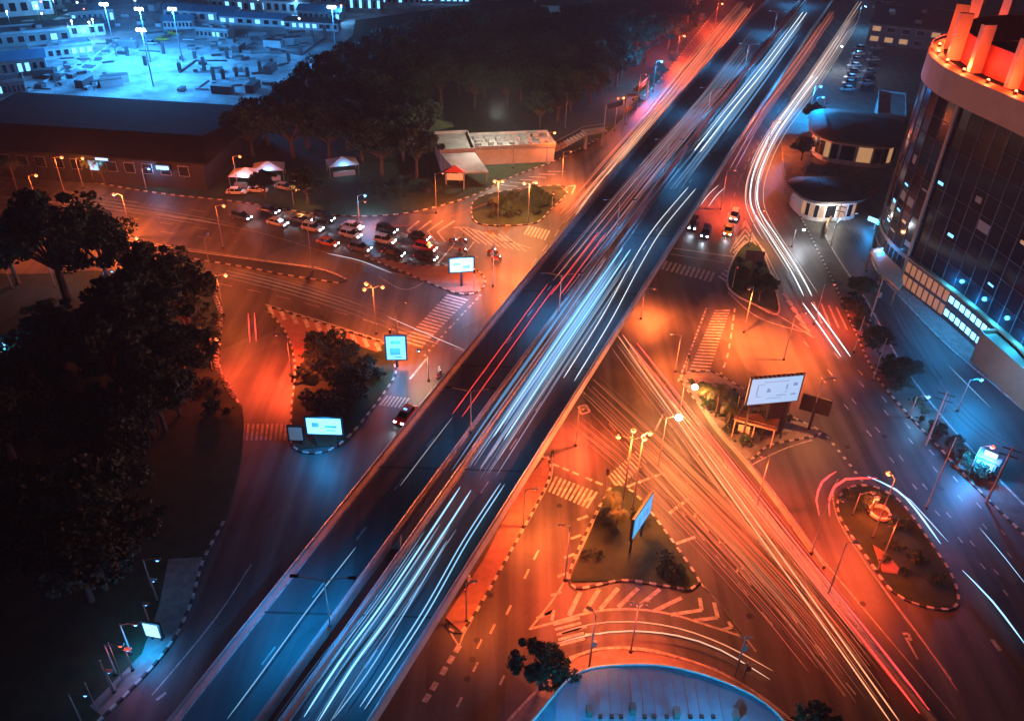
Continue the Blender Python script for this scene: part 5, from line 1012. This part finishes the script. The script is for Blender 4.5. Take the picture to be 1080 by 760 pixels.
trail([(582, 300), (560, 330), (540, 358), (482, 438)], TR_, 1.0, zf, .07, 1.4, 'long red double trail low on the left deck'); trail([(635, 245), (600, 292), (585, 312)], TR_, 1.1, zf, .09, 1.4, 'short thick red double trail at the middle of the left deck')
bundle([(780, 70), (710, 150), (650, 225), (580, 312)], 9, 5.5, (1, .28, .2), .45, .05, zf, 'thin pink trail on the upper left deck', g); bundle([(790, 50), (730, 125), (660, 205), (600, 280)], 5, 4, (.5, .7, 1), .4, .05, zf, 'faint blue trail on the upper left deck', g)
trail([(477, 440), (450, 475), (422, 512)], TW_, .3, zf, .06, 1, 'faint single white trail on the left deck near the black park', n=1); trail([(375, 577), (330, 635), (270, 717), (240, 757)], TB_, .7, zf, .06, 1, 'single pale trail low on the left deck', n=1)
g = 'orange and red trails of the south-east road'
trail([(654, 353), (725, 454), (842, 617), (945, 762)], (1, .33, .15), 1.5, .65, .08, .9, 'brightest orange trail pair down the south-east road')
trail([(668, 362), (760, 478), (840, 580), (915, 673), (975, 750)], TR_, 1.8, .65, .12, 1.2, 'strong red trail pair beside the divider')
trail([(886, 552), (905, 582), (940, 630), (970, 670), (1010, 728)], TR_, .5, .5, .05, 1, 'thin single red trail nearest the teardrop island', n=1)
bundle([(612, 405), (665, 455), (715, 505), (790, 580), (860, 660), (940, 765)], 5, 6, (1, .24, .1), .35, .04, .65, 'orange trail in the broad band of the left carriageway', g)
bundle([(655, 365), (690, 412), (745, 480), (810, 562), (880, 650), (960, 760)], 6, 3.6, (1, .3, .13), .5, .045, .65, 'orange trail in the broad band of the right carriageway', g)
bundle([(600, 437), (660, 487), (720, 545), (800, 630), (870, 715)], 5, 3, (1, .16, .08), .4, .05, .65, 'dim red trail in the outer lane by the triangle', g)
bundle([(760, 560), (810, 617), (850, 665), (890, 722)], 5, 3, (.7, .4, .25), .22, .05, .65, 'faint brown trail low in the south-east road', g, jit=.5)
trail([(864, 543), (861, 527), (867, 508), (882, 497)], TR_, 2.2, .6, .15, 1, 'outer red trail curving round the teardrop island', n=1); trail([(875, 544), (874, 530), (880, 513), (892, 505), (925, 504)], TR_, 2.4, .6, .16, 1, 'inner red trail curving round the teardrop island', n=1)
trail([(915, 502), (945, 516), (965, 536), (992, 573)], TB_, 1.8, .6, .12, 1, 'bright pale blue trail leaving the teardrop bend', n=1); trail([(930, 508), (960, 527), (972, 540), (1000, 571)], TB_, 1.2, .6, .06, 1, 'thinner blue trail beside the bright one', n=1)
trail([(1015, 601), (1047, 634), (1082, 680)], TB_, 1.8, .6, .1, 1, 'bright blue trail low at the right edge', n=1); trail([(1033, 556), (1060, 588), (1085, 620)], TB_, 1.2, .6, .05, 1, 'faint blue trail above it at the right edge', n=1)
g = 'white trails on the bend beside the pavilions'
trail([(860, 80), (822, 132), (802, 172), (795, 200), (798, 222), (816, 250), (838, 285), (852, 312)], TW_, 1.8, .65, .1, 1.5, 'bright white double trail round the far bend'); trail([(851, 319), (870, 345), (892, 376)], TW_, 2.2, .65, .09, 1.6, 'short white double trail ending on the wide road')
bundle([(912, 2), (860, 82), (820, 136), (800, 175), (793, 205), (800, 232), (830, 280), (850, 312)], 8, 4.4, (1, .8, .7), .8, .06, .65, 'pale trail in the bright bundle round the far bend', g, jit=.5)
trail([(762, 196), (752, 205), (743, 217)], TW_, 1.0, .65, .08, 1.7, 'short white double trail beside the flyover above the waiting cars')
bundle([(880, 10), (838, 70), (800, 120), (765, 180)], 6, 3.5, (1, .25, .12), .6, .06, .65, 'orange trail close to the right side of the flyover', 'orange trails right of the flyover')
g = 'orange trails left of the flyover'
bundle([(790, 0), (735, 70), (690, 130), (635, 195), (580, 262)], 12, 8, (1, .3, .14), .8, .08, .65, 'orange trail on the road between wood and flyover', g); bundle([(712, 97), (680, 135), (635, 190), (605, 230)], 5, 1.6, (1, .55, .35), 1.2, .08, .65, 'pale orange trail hugging the flyover left side', g)
trail([(345, 267), (380, 275), (413, 288)], TW_, .7, .6, .07, 1, 'single white trail below the waiting cars', n=1); trail([(409, 334), (450, 352), (490, 369)], TW_, .6, .6, .06, 1, 'single white trail ending at the flyover', n=1)
trail([(265, 330), (266, 345), (267, 360)], TR_, 2.2, .6, .12, 1.0, 'short vivid red double trail on the ramp')
g = 'trails of the curved road above the blue roof'
trail([(588, 668), (622, 658), (665, 655), (715, 662), (765, 680), (815, 707)], (1, .36, .18), .9, .6, .07, 1, 'upper curved pale trail above the blue roof', g, n=1); trail([(588, 678), (622, 669), (665, 665), (715, 670), (760, 685), (812, 716)], (1, .6, .4), .9, .6, .08, 1, 'lower curved pale trail above the blue roof', g, n=1)
bundle([(0, 203), (80, 212), (160, 224), (250, 240)], 4, 6, (1, .5, .35), .15, .04, .65, 'faint trail on the left part of the avenue', 'faint trails of the avenue'); bundle([(165, 270), (280, 295), (380, 325), (470, 362)], 4, 4, (1, .4, .25), .18, .04, .65, 'faint trail on the lower carriageway', 'faint trails of the lower carriageway')
trail([(1000, 385), (1020, 405), (1045, 430)], TB_, .8, .6, .05, 1, 'thin blue trail on the service road', n=1); trail([(880, 240), (885, 232), (895, 227), (905, 225)], TB_, 2.5, .6, .12, 1, 'short bright blue trail on the curved driveway', n=1)
trail([(395, 236), (430, 238), (470, 230), (520, 212), (560, 196)], TR_, .4, .6, .05, 1, 'faint red trail along the slip road', n=1)

# ------------------------------------------------------------------ haze added to give the lamps halos
if HAZE:
    mb = MB(); mb.box((0, 570, 44.5), (1840, 1480, 91)); hz = mb.build('haze', None, None, None)
    hm = bpy.data.materials.new('haze'); hm.use_nodes = True; N = hm.node_tree; N.nodes.remove(N.nodes['Principled BSDF']); pv = N.nodes.new('ShaderNodeVolumePrincipled')
    pv.inputs['Color'].default_value = (.75, .88, 1, 1); pv.inputs['Density'].default_value = HAZE; pv.inputs['Anisotropy'].default_value = 0
    N.links.new(pv.outputs[0], N.nodes['Material Output'].inputs['Volume']); hz.data.materials.clear(); hz.data.materials.append(hm); hz['kind'] = 'stuff'; hz['label'] = 'thin haze added for the glow round the lamps'
for i, t in enumerate(protos):
    if not used[i]:
        for c in list(t.children): bpy.data.objects.remove(c)
        bpy.data.objects.remove(t)
